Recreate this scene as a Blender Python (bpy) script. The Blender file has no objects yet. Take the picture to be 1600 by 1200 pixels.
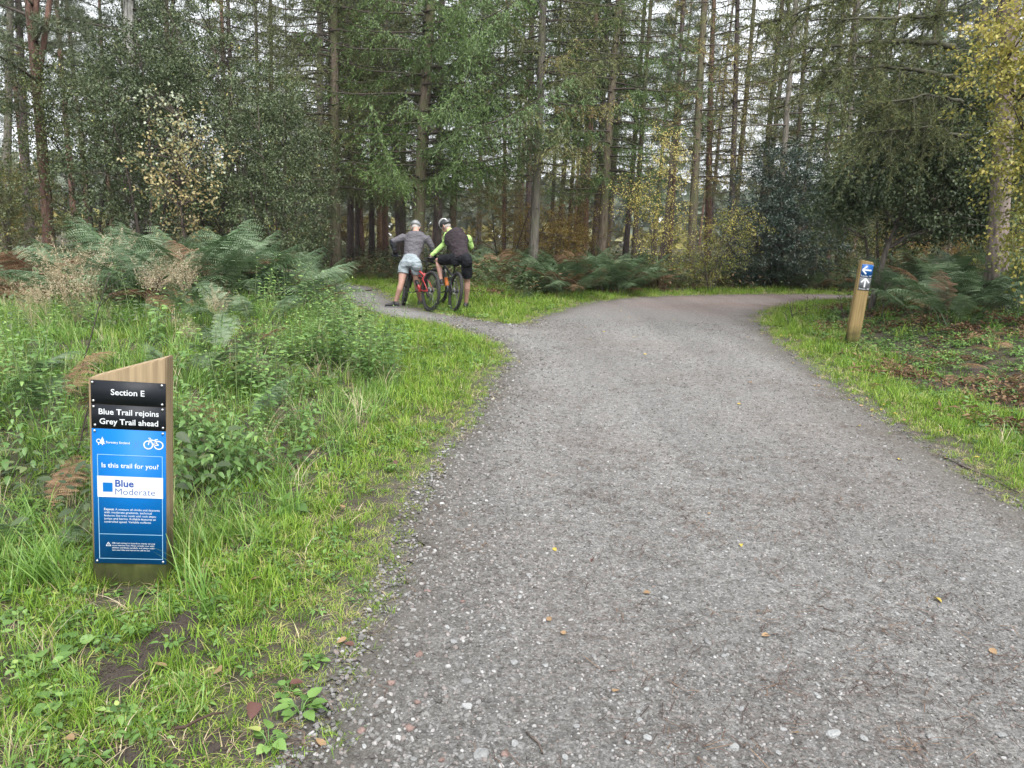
import bpy, bmesh, math
import numpy as np
from mathutils import Matrix, Vector, Euler

PI = math.pi
C = bpy.context.scene.collection
scene = bpy.context.scene

# ------------------------------------------------------------------ camera, sky, sun, exposure
CAM_H, FPX = 1.5, 1150.0
cam_data = bpy.data.cameras.new('camera')
cam = bpy.data.objects.new('camera', cam_data)
C.objects.link(cam)
cam_data.sensor_fit = 'HORIZONTAL'
cam_data.sensor_width = 36.0
cam_data.lens = 36.0 * FPX / 1600.0
cam_data.clip_start = 0.05
cam_data.clip_end = 2000.0
ROT = Matrix.Rotation(math.radians(90 - 11.7), 3, 'X') @ Matrix.Rotation(math.radians(1.5), 3, 'Z')
cam.location = (0, 0, CAM_H)
cam.rotation_euler = ROT.to_euler()
scene.camera = cam

world = bpy.data.worlds.new('World')
scene.world = world
world.use_nodes = True
wn, wl = world.node_tree.nodes, world.node_tree.links
wn.clear()
sky = wn.new('ShaderNodeTexSky')
sky.sky_type = 'NISHITA'
sky.sun_disc = False
SUN_EL, SUN_AZ = math.radians(56), math.radians(160)      # azimuth from +Y, positive towards +X
sky.sun_elevation = SUN_EL
sky.sun_rotation = SUN_AZ
sky.dust_density = 3.0
hs = wn.new('ShaderNodeHueSaturation'); hs.inputs['Saturation'].default_value = 0.25
mixc = wn.new('ShaderNodeMix'); mixc.data_type = 'RGBA'; mixc.inputs['Factor'].default_value = 0.9
mixc.inputs[7].default_value = (2.6, 2.7, 2.83, 1)          # an even layer of white cloud over the clear sky
bg = wn.new('ShaderNodeBackground'); bg.inputs['Strength'].default_value = 0.10
wo = wn.new('ShaderNodeOutputWorld')
wl.new(sky.outputs['Color'], hs.inputs['Color'])
wl.new(hs.outputs['Color'], mixc.inputs[6])
wl.new(mixc.outputs[2], bg.inputs['Color'])
wl.new(bg.outputs[0], wo.inputs['Surface'])

sun_data = bpy.data.lights.new('sun', 'SUN')
sun_data.energy = 1.5
sun_data.angle = math.radians(60)
sun_data.color = (1.0, 0.98, 0.95)
sun = bpy.data.objects.new('sun', sun_data)
C.objects.link(sun)
sdir = Vector((math.sin(SUN_AZ) * math.cos(SUN_EL), math.cos(SUN_AZ) * math.cos(SUN_EL), math.sin(SUN_EL)))
sun.rotation_euler = sdir.to_track_quat('Z', 'Y').to_euler()
sun.location = (0, 0, 30)

vs = scene.view_settings
vs.view_transform = 'Standard'
vs.look = 'None'
vs.exposure = 2.45
vs.gamma = 1.0
vs.use_curve_mapping = False
try:
    scene.cycles.max_bounces = 6
    scene.cycles.diffuse_bounces = 3
    scene.cycles.glossy_bounces = 2
    scene.cycles.transmission_bounces = 4
    scene.cycles.transparent_max_bounces = 4
    scene.cycles.use_denoising = True
except Exception:
    pass

# ------------------------------------------------------------------ measuring helpers: where a sight line meets the place
RNP = np.array(ROT)
def ray(u, v):
    d = RNP @ np.array([(u - 800) / FPX, (600 - v) / FPX, -1.0])
    return d
def G(u, v, z=0.0):
    d = ray(u, v); t = (z - CAM_H) / d[2]
    return np.array([d[0] * t, d[1] * t, z])
def P(u, v, y):
    d = ray(u, v); t = y / d[1]
    return np.array([d[0] * t, y, CAM_H + d[2] * t])
def proj(p):
    q = RNP.T @ (np.asarray(p, float) - np.array([0, 0, CAM_H])).T
    return 800 + FPX * q[0] / -q[2], 600 - FPX * q[1] / -q[2], -q[2]
def xat(u, y, z=0.0):
    a, b = proj((0, y, z))[0], proj((1, y, z))[0]
    x = (u - a) / (b - a)
    for _ in range(2):
        x += (u - proj((x, y, z))[0]) / (b - a)
    return x
def visible(pts, m=120):
    q = (pts - np.array([0, 0, CAM_H])) @ RNP
    w = np.maximum(-q[:, 2], 1e-3)
    u = 800 + FPX * q[:, 0] / w; v = 600 - FPX * q[:, 1] / w
    return (-q[:, 2] > 0.1) & (u > -m) & (u < 1600 + m) & (v < 1200 + 2 * m)

# ------------------------------------------------------------------ mesh helpers
class MB:
    """collects vertices, faces and a per vertex tint"""
    def __init__(s): s.v = []; s.f = []; s.t = []; s.n = 0
    def add(s, v, f, tint=0.5):
        v = np.asarray(v, float).reshape(-1, 3)
        s.v.append(v)
        f = np.asarray(f, int)
        s.f.append(f + s.n)
        t = np.full(len(v), tint) if np.isscalar(tint) else np.asarray(tint, float)
        s.t.append(t); s.n += len(v)
    def mesh(s, name, mat=None, smooth=False):
        me = bpy.data.meshes.new(name)
        V = np.concatenate(s.v) if s.v else np.zeros((0, 3))
        me.vertices.add(len(V)); me.vertices.foreach_set('co', V.ravel())
        loops = np.concatenate([f.ravel() for f in s.f]); tot = np.concatenate([np.full(len(f), f.shape[1]) for f in s.f])
        me.loops.add(len(loops)); me.loops.foreach_set('vertex_index', loops.astype(np.int32))
        me.polygons.add(len(tot))
        st = np.concatenate([[0], np.cumsum(tot)[:-1]])
        me.polygons.foreach_set('loop_start', st.astype(np.int32))
        me.polygons.foreach_set('loop_total', tot.astype(np.int32))
        if smooth: me.polygons.foreach_set('use_smooth', np.ones(len(tot), bool))
        a = me.attributes.new('tint', 'FLOAT', 'POINT'); a.data.foreach_set('value', np.concatenate(s.t).astype(np.float32))
        me.update(calc_edges=True)
        if mat: me.materials.append(mat)
        return me

def link(name, data, parent=None, loc=None, rot=None, scale=None):
    o = bpy.data.objects.new(name, data)
    C.objects.link(o)
    if parent: o.parent = parent
    if loc is not None: o.location = loc
    if rot is not None: o.rotation_euler = rot
    if scale is not None: o.scale = scale if hasattr(scale, '__len__') else (scale,) * 3
    return o
def tag(o, label=None, cat=None, group=None, kind=None):
    if label: o['label'] = label
    if cat: o['category'] = cat
    if group: o['group'] = group
    if kind: o['kind'] = kind
    return o
def thing(name, label, cat, loc=(0, 0, 0), rot=(0, 0, 0), group=None, scale=None):
    return tag(link(name, None, None, loc, rot, scale), label, cat, group)

def frame_of(d):
    d = d / (np.linalg.norm(d) + 1e-12)
    a = np.array([0, 0, 1.0]) if abs(d[2]) < 0.9 else np.array([1.0, 0, 0])
    u = np.cross(a, d); u /= np.linalg.norm(u)
    return d, u, np.cross(d, u)
def tube(mb, pts, rad, n=6, tint=0.5, cap=True, squash=None):
    pts = np.asarray(pts, float); m = len(pts)
    rad = np.broadcast_to(np.asarray(rad, float), (m,))
    tan = np.gradient(pts, axis=0)
    ang = np.arange(n) / n * 2 * PI
    vs_ = []
    d, u, w = frame_of(tan[0])
    for i in range(m):
        d = tan[i] / (np.linalg.norm(tan[i]) + 1e-12)
        u = u - d * (u @ d); u /= np.linalg.norm(u) + 1e-12
        w = np.cross(d, u)
        vs_.append(pts[i] + rad[i] * (np.cos(ang)[:, None] * u + np.sin(ang)[:, None] * w))
    V = np.concatenate(vs_)
    i = np.arange(m - 1)[:, None] * n; j = np.arange(n)[None]; k = (j + 1) % n
    F = np.stack([i + j, i + k, i + n + k, i + n + j], -1).reshape(-1, 4)
    mb.add(V, F, tint)
    if cap:
        b = mb.n - len(V)
        for ring, flip in ((0, True), (m - 1, False)):
            c = [b + ring * n + q for q in range(n)]
            f = [[c[0], c[q], c[q + 1]] for q in range(1, n - 1)]
            if flip: f = [x[::-1] for x in f]
            mb.f.append(np.array(f))
def loft(mb, rings, n=18, tint=0.5):
    """rings: (centre, half axis a, half axis b); closed with fans"""
    ang = np.arange(n) / n * 2 * PI
    V = np.concatenate([np.asarray(c) + np.cos(ang)[:, None] * np.asarray(a) + np.sin(ang)[:, None] * np.asarray(b) for c, a, b in rings])
    m = len(rings)
    i = np.arange(m - 1)[:, None] * n; j = np.arange(n)[None]; k = (j + 1) % n
    F = np.stack([i + j, i + k, i + n + k, i + n + j], -1).reshape(-1, 4)
    b0 = mb.n
    mb.add(V, F, tint)
    T = [[b0, b0 + q + 1, b0 + q] for q in range(1, n - 1)] + [[b0 + (m - 1) * n, b0 + (m - 1) * n + q, b0 + (m - 1) * n + q + 1] for q in range(1, n - 1)]
    mb.f.append(np.array(T))
def boxv(mb, lo, hi, M=None, tint=0.5):
    lo, hi = np.asarray(lo, float), np.asarray(hi, float)
    V = np.array([[x, y, z] for x in (lo[0], hi[0]) for y in (lo[1], hi[1]) for z in (lo[2], hi[2])])
    if M is not None: V = V @ np.array(M)[:3, :3].T + np.array(M)[:3, 3]
    F = [[0, 1, 3, 2], [4, 6, 7, 5], [0, 4, 5, 1], [2, 3, 7, 6], [0, 2, 6, 4], [1, 5, 7, 3]]
    mb.add(V, F, tint)
def torus(mb, c, R, r, ax=1, n=48, m=8, tint=0.5, rz=None):
    a = np.arange(n) / n * 2 * PI; b = np.arange(m) / m * 2 * PI
    A, B = np.meshgrid(a, b, indexing='ij')
    rad = R + r * np.cos(B); off = (rz or r) * np.sin(B)
    V = np.stack([rad * np.cos(A), off, rad * np.sin(A)], -1).reshape(-1, 3) + np.asarray(c)
    i = np.arange(n)[:, None]; j = np.arange(m)[None]; i2 = (i + 1) % n; j2 = (j + 1) % m
    F = np.stack([i * m + j, i * m + j2, i2 * m + j2, i2 * m + j], -1).reshape(-1, 4)
    mb.add(V, F, tint)
def ball(mb, c, r, n=12, m=8, tint=0.5):
    c = np.asarray(c, float); r = np.broadcast_to(np.asarray(r, float), (3,))
    rings = []
    for k in range(1, m):
        t = k / m * PI
        rings.append((c + np.array([0, 0, -math.cos(t) * r[2]]), np.array([math.sin(t) * r[0], 0, 0]), np.array([0, math.sin(t) * r[1], 0])))
    loft(mb, rings, n, tint)
def unit(a): return a / (np.linalg.norm(a, axis=-1, keepdims=True) + 1e-12)
def leaves(mb, p, d, nrm, L, W, tint, fold=0.25, droop=0.15):
    """many folded four-cornered leaves: base points p, directions d, normals nrm"""
    N = len(p)
    if not N: return
    d = unit(d); s = unit(np.cross(d, nrm)); nn = np.cross(s, d)
    L = np.broadcast_to(L, (N,))[:, None]; W = np.broadcast_to(W, (N,))[:, None]
    mid = p + d * L * 0.42 + nn * L * 0.04
    v0 = p; v1 = mid + s * W * 0.5 + nn * W * fold; v2 = p + d * L - nn * L * droop; v3 = mid - s * W * 0.5 + nn * W * fold
    V = np.stack([v0, v1, v2, v3], 1).reshape(-1, 3)
    b = np.arange(N)[:, None] * 4
    F = np.concatenate([b + np.array([[0, 1, 2]]), b + np.array([[0, 2, 3]])])
    mb.add(V, F, np.repeat(np.broadcast_to(tint, (N,)), 4))
def smoothstep(a, b, x):
    t = np.clip((x - a) / (b - a), 0, 1); return t * t * (3 - 2 * t)
def noise2(x, y, s=0):
    return (np.sin(x * 1.3 + y * 0.7 + s) + np.sin(x * 0.6 - y * 1.7 + 1.3 * s + 2) + np.sin(x * 2.9 + y * 2.3 + s * 2.1) * 0.5 + np.sin(-x * 3.7 + y * 4.9 + s) * 0.3) / 2.8
def inpoly(pts, poly):
    x, y = pts[:, 0], pts[:, 1]; inside = np.zeros(len(pts), bool)
    px, py = poly[:, 0], poly[:, 1]; j = len(poly) - 1
    for i in range(len(poly)):
        c = ((py[i] > y) != (py[j] > y)) & (x < (px[j] - px[i]) * (y - py[i]) / (py[j] - py[i] + 1e-12) + px[i])
        inside ^= c; j = i
    return inside
def seg_dist(pts, poly):
    best = np.full(len(pts), 1e9)
    a = poly; b = np.roll(poly, -1, 0)
    for i in range(len(a)):
        ab = b[i] - a[i]; t = np.clip(((pts - a[i]) @ ab) / (ab @ ab + 1e-12), 0, 1)
        best = np.minimum(best, np.hypot(*(pts - a[i] - t[:, None] * ab).T))
    return best
def catmull(p, n=10):
    p = np.asarray(p, float); out = []
    for i in range(len(p) - 1):
        p0, p1, p2, p3 = p[max(i - 1, 0)], p[i], p[i + 1], p[min(i + 2, len(p) - 1)]
        for t in np.arange(n) / n:
            out.append(0.5 * (2 * p1 + (p2 - p0) * t + (2 * p0 - 5 * p1 + 4 * p2 - p3) * t * t + (3 * p1 - p0 - 3 * p2 + p3) * t ** 3))
    out.append(p[-1])
    return np.array(out)

# ------------------------------------------------------------------ materials
def newmat(name):
    m = bpy.data.materials.new(name); m.use_nodes = True
    n, l = m.node_tree.nodes, m.node_tree.links
    return m, n, l, n['Principled BSDF'], n['Material Output']
def ramp(n, cols, pos=None, interp='LINEAR'):
    r = n.new('ShaderNodeValToRGB'); e = r.color_ramp.elements; r.color_ramp.interpolation = interp
    k = len(cols)
    while len(e) < k: e.new(0.5)
    for i, c in enumerate(cols):
        e[i].position = pos[i] if pos else i / (k - 1); e[i].color = (*c, 1)
    return r
def noise(n, l, scale, detail=4, coord='Object', vec=None, rough=0.6):
    t = n.new('ShaderNodeTexNoise'); t.inputs['Scale'].default_value = scale; t.inputs['Detail'].default_value = detail
    t.inputs['Roughness'].default_value = rough
    if vec is None:
        tc = n.new('ShaderNodeTexCoord'); l.new(tc.outputs[coord], t.inputs['Vector'])
    else: l.new(vec, t.inputs['Vector'])
    return t
def mapped(n, l, scale, coord='Object'):
    tc = n.new('ShaderNodeTexCoord'); mp = n.new('ShaderNodeMapping'); mp.inputs['Scale'].default_value = scale
    l.new(tc.outputs[coord], mp.inputs['Vector']); return mp.outputs['Vector']
def mathn(n, l, op, a, b):
    m = n.new('ShaderNodeMath'); m.operation = op
    for i, x in enumerate((a, b)):
        if isinstance(x, (int, float)): m.inputs[i].default_value = x
        else: l.new(x, m.inputs[i])
    return m.outputs[0]
def mixrgb(n, l, fac, a, b, mode='MIX'):
    m = n.new('ShaderNodeMix'); m.data_type = 'RGBA'; m.blend_type = mode
    for s, x in ((m.inputs[0], fac), (m.inputs[6], a), (m.inputs[7], b)):
        if isinstance(x, (int, float)): s.default_value = x
        elif isinstance(x, tuple): s.default_value = (*x, 1)
        else: l.new(x, s)
    return m.outputs[2]
def bump(n, l, h, dist, strength, bs):
    b = n.new('ShaderNodeBump'); b.inputs['Distance'].default_value = dist; b.inputs['Strength'].default_value = strength
    l.new(h, b.inputs['Height']); l.new(b.outputs[0], bs.inputs['Normal'])
def plain(name, col, rough=0.6, metal=0.0, spec=0.5, var=0.0, scale=20):
    m, n, l, bs, out = newmat(name)
    bs.inputs['Roughness'].default_value = rough; bs.inputs['Metallic'].default_value = metal
    bs.inputs['Specular IOR Level'].default_value = spec
    if var:
        t = noise(n, l, scale)
        r = ramp(n, [tuple(c * (1 - var) for c in col), tuple(min(1, c * (1 + var)) for c in col)], [0.3, 0.7])
        l.new(t.outputs[0], r.inputs[0]); l.new(r.outputs[0], bs.inputs['Base Color'])
    else: bs.inputs['Base Color'].default_value = (*col, 1)
    return m
def clothmat(name, col, var=0.15, fold=0.02):
    m, n, l, bs, out = newmat(name)
    t = noise(n, l, 16, 5); r = ramp(n, [tuple(c * (1 - var) for c in col), tuple(c * (1 + var) for c in col)], [.3, .7])
    l.new(t.outputs[0], r.inputs[0]); l.new(r.outputs[0], bs.inputs['Base Color']); bs.inputs['Roughness'].default_value = .85; bs.inputs['Specular IOR Level'].default_value = .2
    f = noise(n, l, 5.5, 3, vec=mapped(n, l, (1.0, 1.0, 2.2)))
    bump(n, l, f.outputs[0], fold * 3, 1.0, bs)
    return m
def leafmat(name, cols, pos=None, rough=0.45, spec=0.5, trans=0.35, objvar=0.25):
    """two-sided leaf: the vertex tint and the plant's own random number pick the colour"""
    m, n, l, bs, out = newmat(name)
    at = n.new('ShaderNodeAttribute'); at.attribute_name = 'tint'
    oi = n.new('ShaderNodeObjectInfo')
    v = mathn(n, l, 'ADD', at.outputs['Fac'], mathn(n, l, 'MULTIPLY', mathn(n, l, 'SUBTRACT', oi.outputs['Random'], 0.5), objvar))
    r = ramp(n, cols, pos); l.new(v, r.inputs[0])
    l.new(r.outputs[0], bs.inputs['Base Color'])
    bs.inputs['Roughness'].default_value = rough; bs.inputs['Specular IOR Level'].default_value = spec
    tr = n.new('ShaderNodeBsdfTranslucent'); l.new(r.outputs[0], tr.inputs['Color'])
    mx = n.new('ShaderNodeMixShader'); mx.inputs[0].default_value = trans
    l.new(bs.outputs[0], mx.inputs[1]); l.new(tr.outputs[0], mx.inputs[2]); l.new(mx.outputs[0], out.inputs['Surface'])
    return m
def barkmat(name, c1, c2, moss=None, mossamt=0.0, scale=1.0):
    m, n, l, bs, out = newmat(name)
    v = mapped(n, l, (9 * scale, 9 * scale, 1.6 * scale))
    t = noise(n, l, 3.0, 6, vec=v)
    vo = n.new('ShaderNodeTexVoronoi'); vo.inputs['Scale'].default_value = 2.6; l.new(v, vo.inputs['Vector'])
    h = mathn(n, l, 'ADD', t.outputs[0], mathn(n, l, 'MULTIPLY', vo.outputs[0], 0.6))
    r = ramp(n, [c1, c2], [0.45, 1.0]); l.new(h, r.inputs[0])
    col = r.outputs[0]
    if moss:
        t2 = noise(n, l, 1.3, 4)
        rr = ramp(n, [(0, 0, 0), (1, 1, 1)], [0.62 - 0.35 * mossamt, 0.8 - 0.3 * mossamt]); l.new(t2.outputs[0], rr.inputs[0])
        col = mixrgb(n, l, mathn(n, l, 'MULTIPLY', rr.outputs[0], 0.75), col, moss)
    oi = n.new('ShaderNodeObjectInfo')
    hsv = n.new('ShaderNodeHueSaturation'); l.new(col, hsv.inputs['Color'])
    l.new(mathn(n, l, 'ADD', mathn(n, l, 'MULTIPLY', oi.outputs['Random'], 0.5), 0.75), hsv.inputs['Value'])
    l.new(hsv.outputs[0], bs.inputs['Base Color'])
    bs.inputs['Roughness'].default_value = 0.9
    bump(n, l, h, 0.03, 0.8, bs)
    return m
# ------------------------------------------------------------------ where the gravel lies (outline walked on the ground)
rng = np.random.default_rng(7)
def gl(pxs): return [G(u, v)[:2] for u, v in pxs]
nearL = G(480, 1200)[:2]
left_edge = [np.array([nearL[0] - 0.25, -4.0]), np.array([nearL[0] - 0.1, 0.5])] + gl([(480, 1200), (535, 1090), (600, 965), (652, 845), (690, 735), (752, 655), (788, 590), (800, 555), (785, 535), (740, 518), (685, 505), (612, 495), (555, 477), (516, 456), (470, 441), (400, 432)])
trail_top = gl([(400, 424), (470, 433), (530, 444), (575, 449), (602, 465), (640, 481), (697, 493), (767, 505), (828, 507), (842, 498), (895, 482), (940, 471), (1010, 464.5), (1100, 462), (1200, 460.5), (1290, 461), (1400, 463), (1560, 466)])
right_edge = gl([(1560, 477), (1400, 471), (1300, 469), (1235, 474), (1188, 487), (1182, 508), (1228, 550), (1280, 590), (1340, 632), (1440, 700), (1530, 762), (1600, 806)])
last = right_edge[-1]
right_edge += [np.array([last[0] + 0.15, last[1] - 2.0]), np.array([last[0] + 0.1, -4.0])]
def wobble(c, s, amp):
    c = c.copy(); d = np.cumsum(np.r_[0, np.hypot(*np.diff(c, axis=0).T)])
    t = np.gradient(c, axis=0); nn = np.stack([-t[:, 1], t[:, 0]], 1); nn /= np.linalg.norm(nn, axis=1)[:, None] + 1e-9
    w = np.sin(d * 5.1 + s) * 0.4 + np.sin(d * 11.7 + 2 * s) * 0.35 + np.sin(d * 27 + s) * 0.25
    r_ = np.random.default_rng(int(s * 10) + 3)
    return c + nn * (w * amp + r_.normal(0, .016, len(c)))[:, None]
PATH = np.concatenate([wobble(catmull(e, 16), i * 2.2, 0.05) for i, e in enumerate((left_edge, trail_top, right_edge))])
PATHC = PATH[::4]

# ------------------------------------------------------------------ ground: one sheet to the horizon
def axis_pts(lo, hi, step, far):
    a = [lo]
    core = np.arange(lo, hi, step)
    out, s, x = [], step, hi
    while x < far: out.append(x); s *= 1.25; x += s
    o2, s, x = [], step, lo - step
    while x > -far: o2.append(x); s *= 1.25; x -= s
    return np.concatenate([np.array(o2[::-1]), core, np.array(out)])
GX = axis_pts(-16, 16, 0.16, 170)
GY = axis_pts(-3, 30, 0.16, 170)
def terrain_raw(p):
    ins = inpoly(p, PATHC)
    near = (np.abs(p[:, 0]) < 30) & (p[:, 1] > -5) & (p[:, 1] < 40)
    d = np.full(len(p), 20.0)
    d[near] = seg_dist(p[near], PATHC)
    d = np.where(ins, -d, d)
    x, y = p[:, 0], p[:, 1]
    z = np.where(d < 0, -0.025 * smoothstep(0, 0.12, -d), 0.0)
    rough = smoothstep(0.1, 1.2, d)
    z = z + rough * (0.035 * noise2(x * 1.7, y * 1.7, 3) + 0.02 * noise2(x * 4.1, y * 4.1, 5))
    bankL = smoothstep(0.9, 3.0, d) * (x < 0) * smoothstep(3.0, 6.5, y) * smoothstep(22, 15, y)
    bankR = smoothstep(0.8, 3.2, d) * (x > 2) * smoothstep(5, 7.5, y) * smoothstep(24, 16, y)
    z = z + 0.38 * bankL * (1 + 0.35 * noise2(x * .8, y * .8)) + 0.45 * bankR
    return z, d
gx, gy = np.meshgrid(GX, GY, indexing='ij')
gp = np.stack([gx.ravel(), gy.ravel()], 1)
gz, gd = terrain_raw(gp)
GZ = gz.reshape(len(GX), len(GY)); GD = gd.reshape(len(GX), len(GY))
def _interp(A, p):
    p = np.atleast_2d(p)
    i = np.clip(np.searchsorted(GX, p[:, 0]) - 1, 0, len(GX) - 2); j = np.clip(np.searchsorted(GY, p[:, 1]) - 1, 0, len(GY) - 2)
    fx = np.clip((p[:, 0] - GX[i]) / (GX[i + 1] - GX[i]), 0, 1); fy = np.clip((p[:, 1] - GY[j]) / (GY[j + 1] - GY[j]), 0, 1)
    return A[i, j] * (1 - fx) * (1 - fy) + A[i + 1, j] * fx * (1 - fy) + A[i, j + 1] * (1 - fx) * fy + A[i + 1, j + 1] * fx * fy
def gz_at(p): return _interp(GZ, np.asarray(p)[..., :2])
def gd_at(p): return _interp(GD, np.asarray(p)[..., :2])
def gz1(x, y): return float(gz_at(np.array([[x, y]]))[0])

m, n, l, bs, out = newmat('forest_soil')
t1 = noise(n, l, 0.9, 5); t2 = noise(n, l, 9, 6); t3 = noise(n, l, 60, 4)
soil = ramp(n, [(0.020, 0.014, 0.010), (0.050, 0.036, 0.026), (0.095, 0.070, 0.048)], [0.3, 0.55, 0.8]); l.new(t2.outputs[0], soil.inputs[0])
green = ramp(n, [(0.035, 0.05, 0.015), (0.09, 0.12, 0.03)], [0.35, 0.7]); l.new(t3.outputs[0], green.inputs[0])
mk = ramp(n, [(0, 0, 0), (1, 1, 1)], [0.40, 0.58]); l.new(t1.outputs[0], mk.inputs[0])
l.new(mixrgb(n, l, mathn(n, l, 'MULTIPLY', mk.outputs[0], 0.35), soil.outputs[0], green.outputs[0]), bs.inputs['Base Color'])
atg = n.new('ShaderNodeAttribute'); atg.attribute_name = 'tint'
gr = ramp(n, [(0.03, 0.027, 0.022), (0.10, 0.093, 0.084), (0.22, 0.21, 0.20)], [0.35, 0.52, 0.7]); l.new(t3.outputs[0], gr.inputs[0])
fm = bs.inputs['Base Color'].links[0].from_socket
l.new(mixrgb(n, l, mathn(n, l, 'MULTIPLY', atg.outputs['Fac'], 0.9), fm, gr.outputs[0]), bs.inputs['Base Color'])
bs.inputs['Roughness'].default_value = 0.95
bump(n, l, t3.outputs[0], 0.03, 1.0, bs)
MAT_SOIL = m
mb = MB()
nx, ny = len(GX), len(GY)
i = np.arange(nx - 1)[:, None] * ny; j = np.arange(ny - 1)[None]
mb.add(np.stack([gx.ravel(), gy.ravel(), gz], 1), np.stack([i + j, i + ny + j, i + ny + j + 1, i + j + 1], -1).reshape(-1, 4), smoothstep(.32, .0, gd))
tag(link('ground', mb.mesh('ground', MAT_SOIL, True)), 'dark woodland ground under the plants', None, None, 'structure')

# ------------------------------------------------------------------ gravel path sheet
m, n, l, bs, out = newmat('gravel_surface')
fine0 = noise(n, l, 78, 8, rough=0.9); mid = noise(n, l, 17, 6, rough=0.8)
class _F: pass
fine = _F(); fine.outputs = [mathn(n, l, 'ADD', mathn(n, l, 'MULTIPLY', fine0.outputs[0], .72), mathn(n, l, 'MULTIPLY', mid.outputs[0], .28))]
base = ramp(n, [(0.036, 0.034, 0.031), (0.141, 0.138, 0.133), (0.385, 0.38, 0.372)], [0.40, 0.505, 0.63]); l.new(fine.outputs[0], base.inputs[0])
vo = n.new('ShaderNodeTexVoronoi'); vo.inputs['Scale'].default_value = 48; vo.inputs['Randomness'].default_value = 1
tc = n.new('ShaderNodeTexCoord'); l.new(tc.outputs['Object'], vo.inputs['Vector'])
chip = ramp(n, [(1, 1, 1), (0, 0, 0)], [0.16, 0.30]); l.new(vo.outputs['Distance'], chip.inputs[0])
sep = n.new('ShaderNodeSeparateColor'); l.new(vo.outputs['Color'], sep.inputs[0])
pick = ramp(n, [(0, 0, 0), (1, 1, 1)], [0.36, 0.48]); l.new(sep.outputs[0], pick.inputs[0])
chipcol = ramp(n, [(0.12, 0.115, 0.11), (0.36, 0.36, 0.355), (0.22, 0.155, 0.13), (0.46, 0.47, 0.47)], [0, 0.5, 0.62, 1]); l.new(sep.outputs[1], chipcol.inputs[0])
col = mixrgb(n, l, mathn(n, l, 'MULTIPLY', chip.outputs[0], pick.outputs[0]), base.outputs[0], chipcol.outputs[0])
big = noise(n, l, 0.55, 5)
lit = ramp(n, [(0, 0, 0), (1, 1, 1)], [0.46, 0.66]); l.new(big.outputs[0], lit.inputs[0])
litn = noise(n, l, 26, 5, vec=mapped(n, l, (1, 1.6, 1)))
lit2 = ramp(n, [(0, 0, 0), (1, 1, 1)], [0.42, 0.6]); l.new(litn.outputs[0], lit2.inputs[0])
col = mixrgb(n, l, mathn(n, l, 'MULTIPLY', mathn(n, l, 'MULTIPLY', lit.outputs[0], lit2.outputs[0]), 0.4), col, (0.115, 0.07, 0.052))
sepx = n.new('ShaderNodeSeparateXYZ'); l.new(tc.outputs['Object'], sepx.inputs[0])
farm = n.new('ShaderNodeMapRange'); farm.inputs[1].default_value = 12.5; farm.inputs[2].default_value = 16.5; l.new(sepx.outputs['Y'], farm.inputs[0])
rightm = n.new('ShaderNodeMapRange'); rightm.inputs[1].default_value = 0.6; rightm.inputs[2].default_value = 3.5; l.new(sepx.outputs['X'], rightm.inputs[0])
needle = mathn(n, l, 'MULTIPLY', mathn(n, l, 'MULTIPLY', farm.outputs[0], rightm.outputs[0]), mathn(n, l, 'ADD', mathn(n, l, 'MULTIPLY', big.outputs[0], .6), 0.02))
col = mixrgb(n, l, needle, col, (0.14, 0.065, 0.05))      # fallen needles lie thick under the trees at the bend
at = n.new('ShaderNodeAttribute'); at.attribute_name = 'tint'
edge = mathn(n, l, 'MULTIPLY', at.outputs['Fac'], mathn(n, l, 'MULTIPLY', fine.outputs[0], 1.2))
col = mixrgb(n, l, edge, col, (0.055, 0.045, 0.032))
wv_ = noise(n, l, 1.0, 3, vec=mapped(n, l, (1.1, .14, 1)))
wr_ = ramp(n, [(.86, .86, .86), (1.06, 1.06, 1.06)], [.38, .62]); l.new(wv_.outputs[0], wr_.inputs[0])
col = mixrgb(n, l, 1.0, col, wr_.outputs[0], 'MULTIPLY')      # wheel worn lines
l.new(col, bs.inputs['Base Color'])
bs.inputs['Roughness'].default_value = 0.85; bs.inputs['Specular IOR Level'].default_value = 0.35
hh = mathn(n, l, 'ADD', fine.outputs[0], mathn(n, l, 'MULTIPLY', chip.outputs[0], 0.5))
bump(n, l, hh, 0.014, 1.0, bs)
MAT_PATH = m
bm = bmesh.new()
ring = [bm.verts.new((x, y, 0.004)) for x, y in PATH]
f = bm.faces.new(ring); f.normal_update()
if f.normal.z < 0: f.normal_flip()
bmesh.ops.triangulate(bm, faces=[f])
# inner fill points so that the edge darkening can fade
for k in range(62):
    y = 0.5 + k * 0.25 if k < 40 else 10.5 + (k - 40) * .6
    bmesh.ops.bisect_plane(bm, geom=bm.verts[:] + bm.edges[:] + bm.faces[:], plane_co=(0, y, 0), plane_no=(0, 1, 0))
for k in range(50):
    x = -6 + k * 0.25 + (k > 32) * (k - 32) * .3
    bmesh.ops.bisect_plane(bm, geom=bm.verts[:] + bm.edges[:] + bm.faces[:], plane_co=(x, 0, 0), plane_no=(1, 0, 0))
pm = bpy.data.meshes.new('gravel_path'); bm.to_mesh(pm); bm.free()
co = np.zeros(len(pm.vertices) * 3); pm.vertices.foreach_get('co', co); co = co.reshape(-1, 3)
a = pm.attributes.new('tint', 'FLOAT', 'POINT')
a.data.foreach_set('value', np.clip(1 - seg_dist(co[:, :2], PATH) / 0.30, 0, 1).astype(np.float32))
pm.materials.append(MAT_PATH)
tag(link('path', pm), 'pale grey gravel trail with a side trail forking left', None, None, 'structure')

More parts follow.
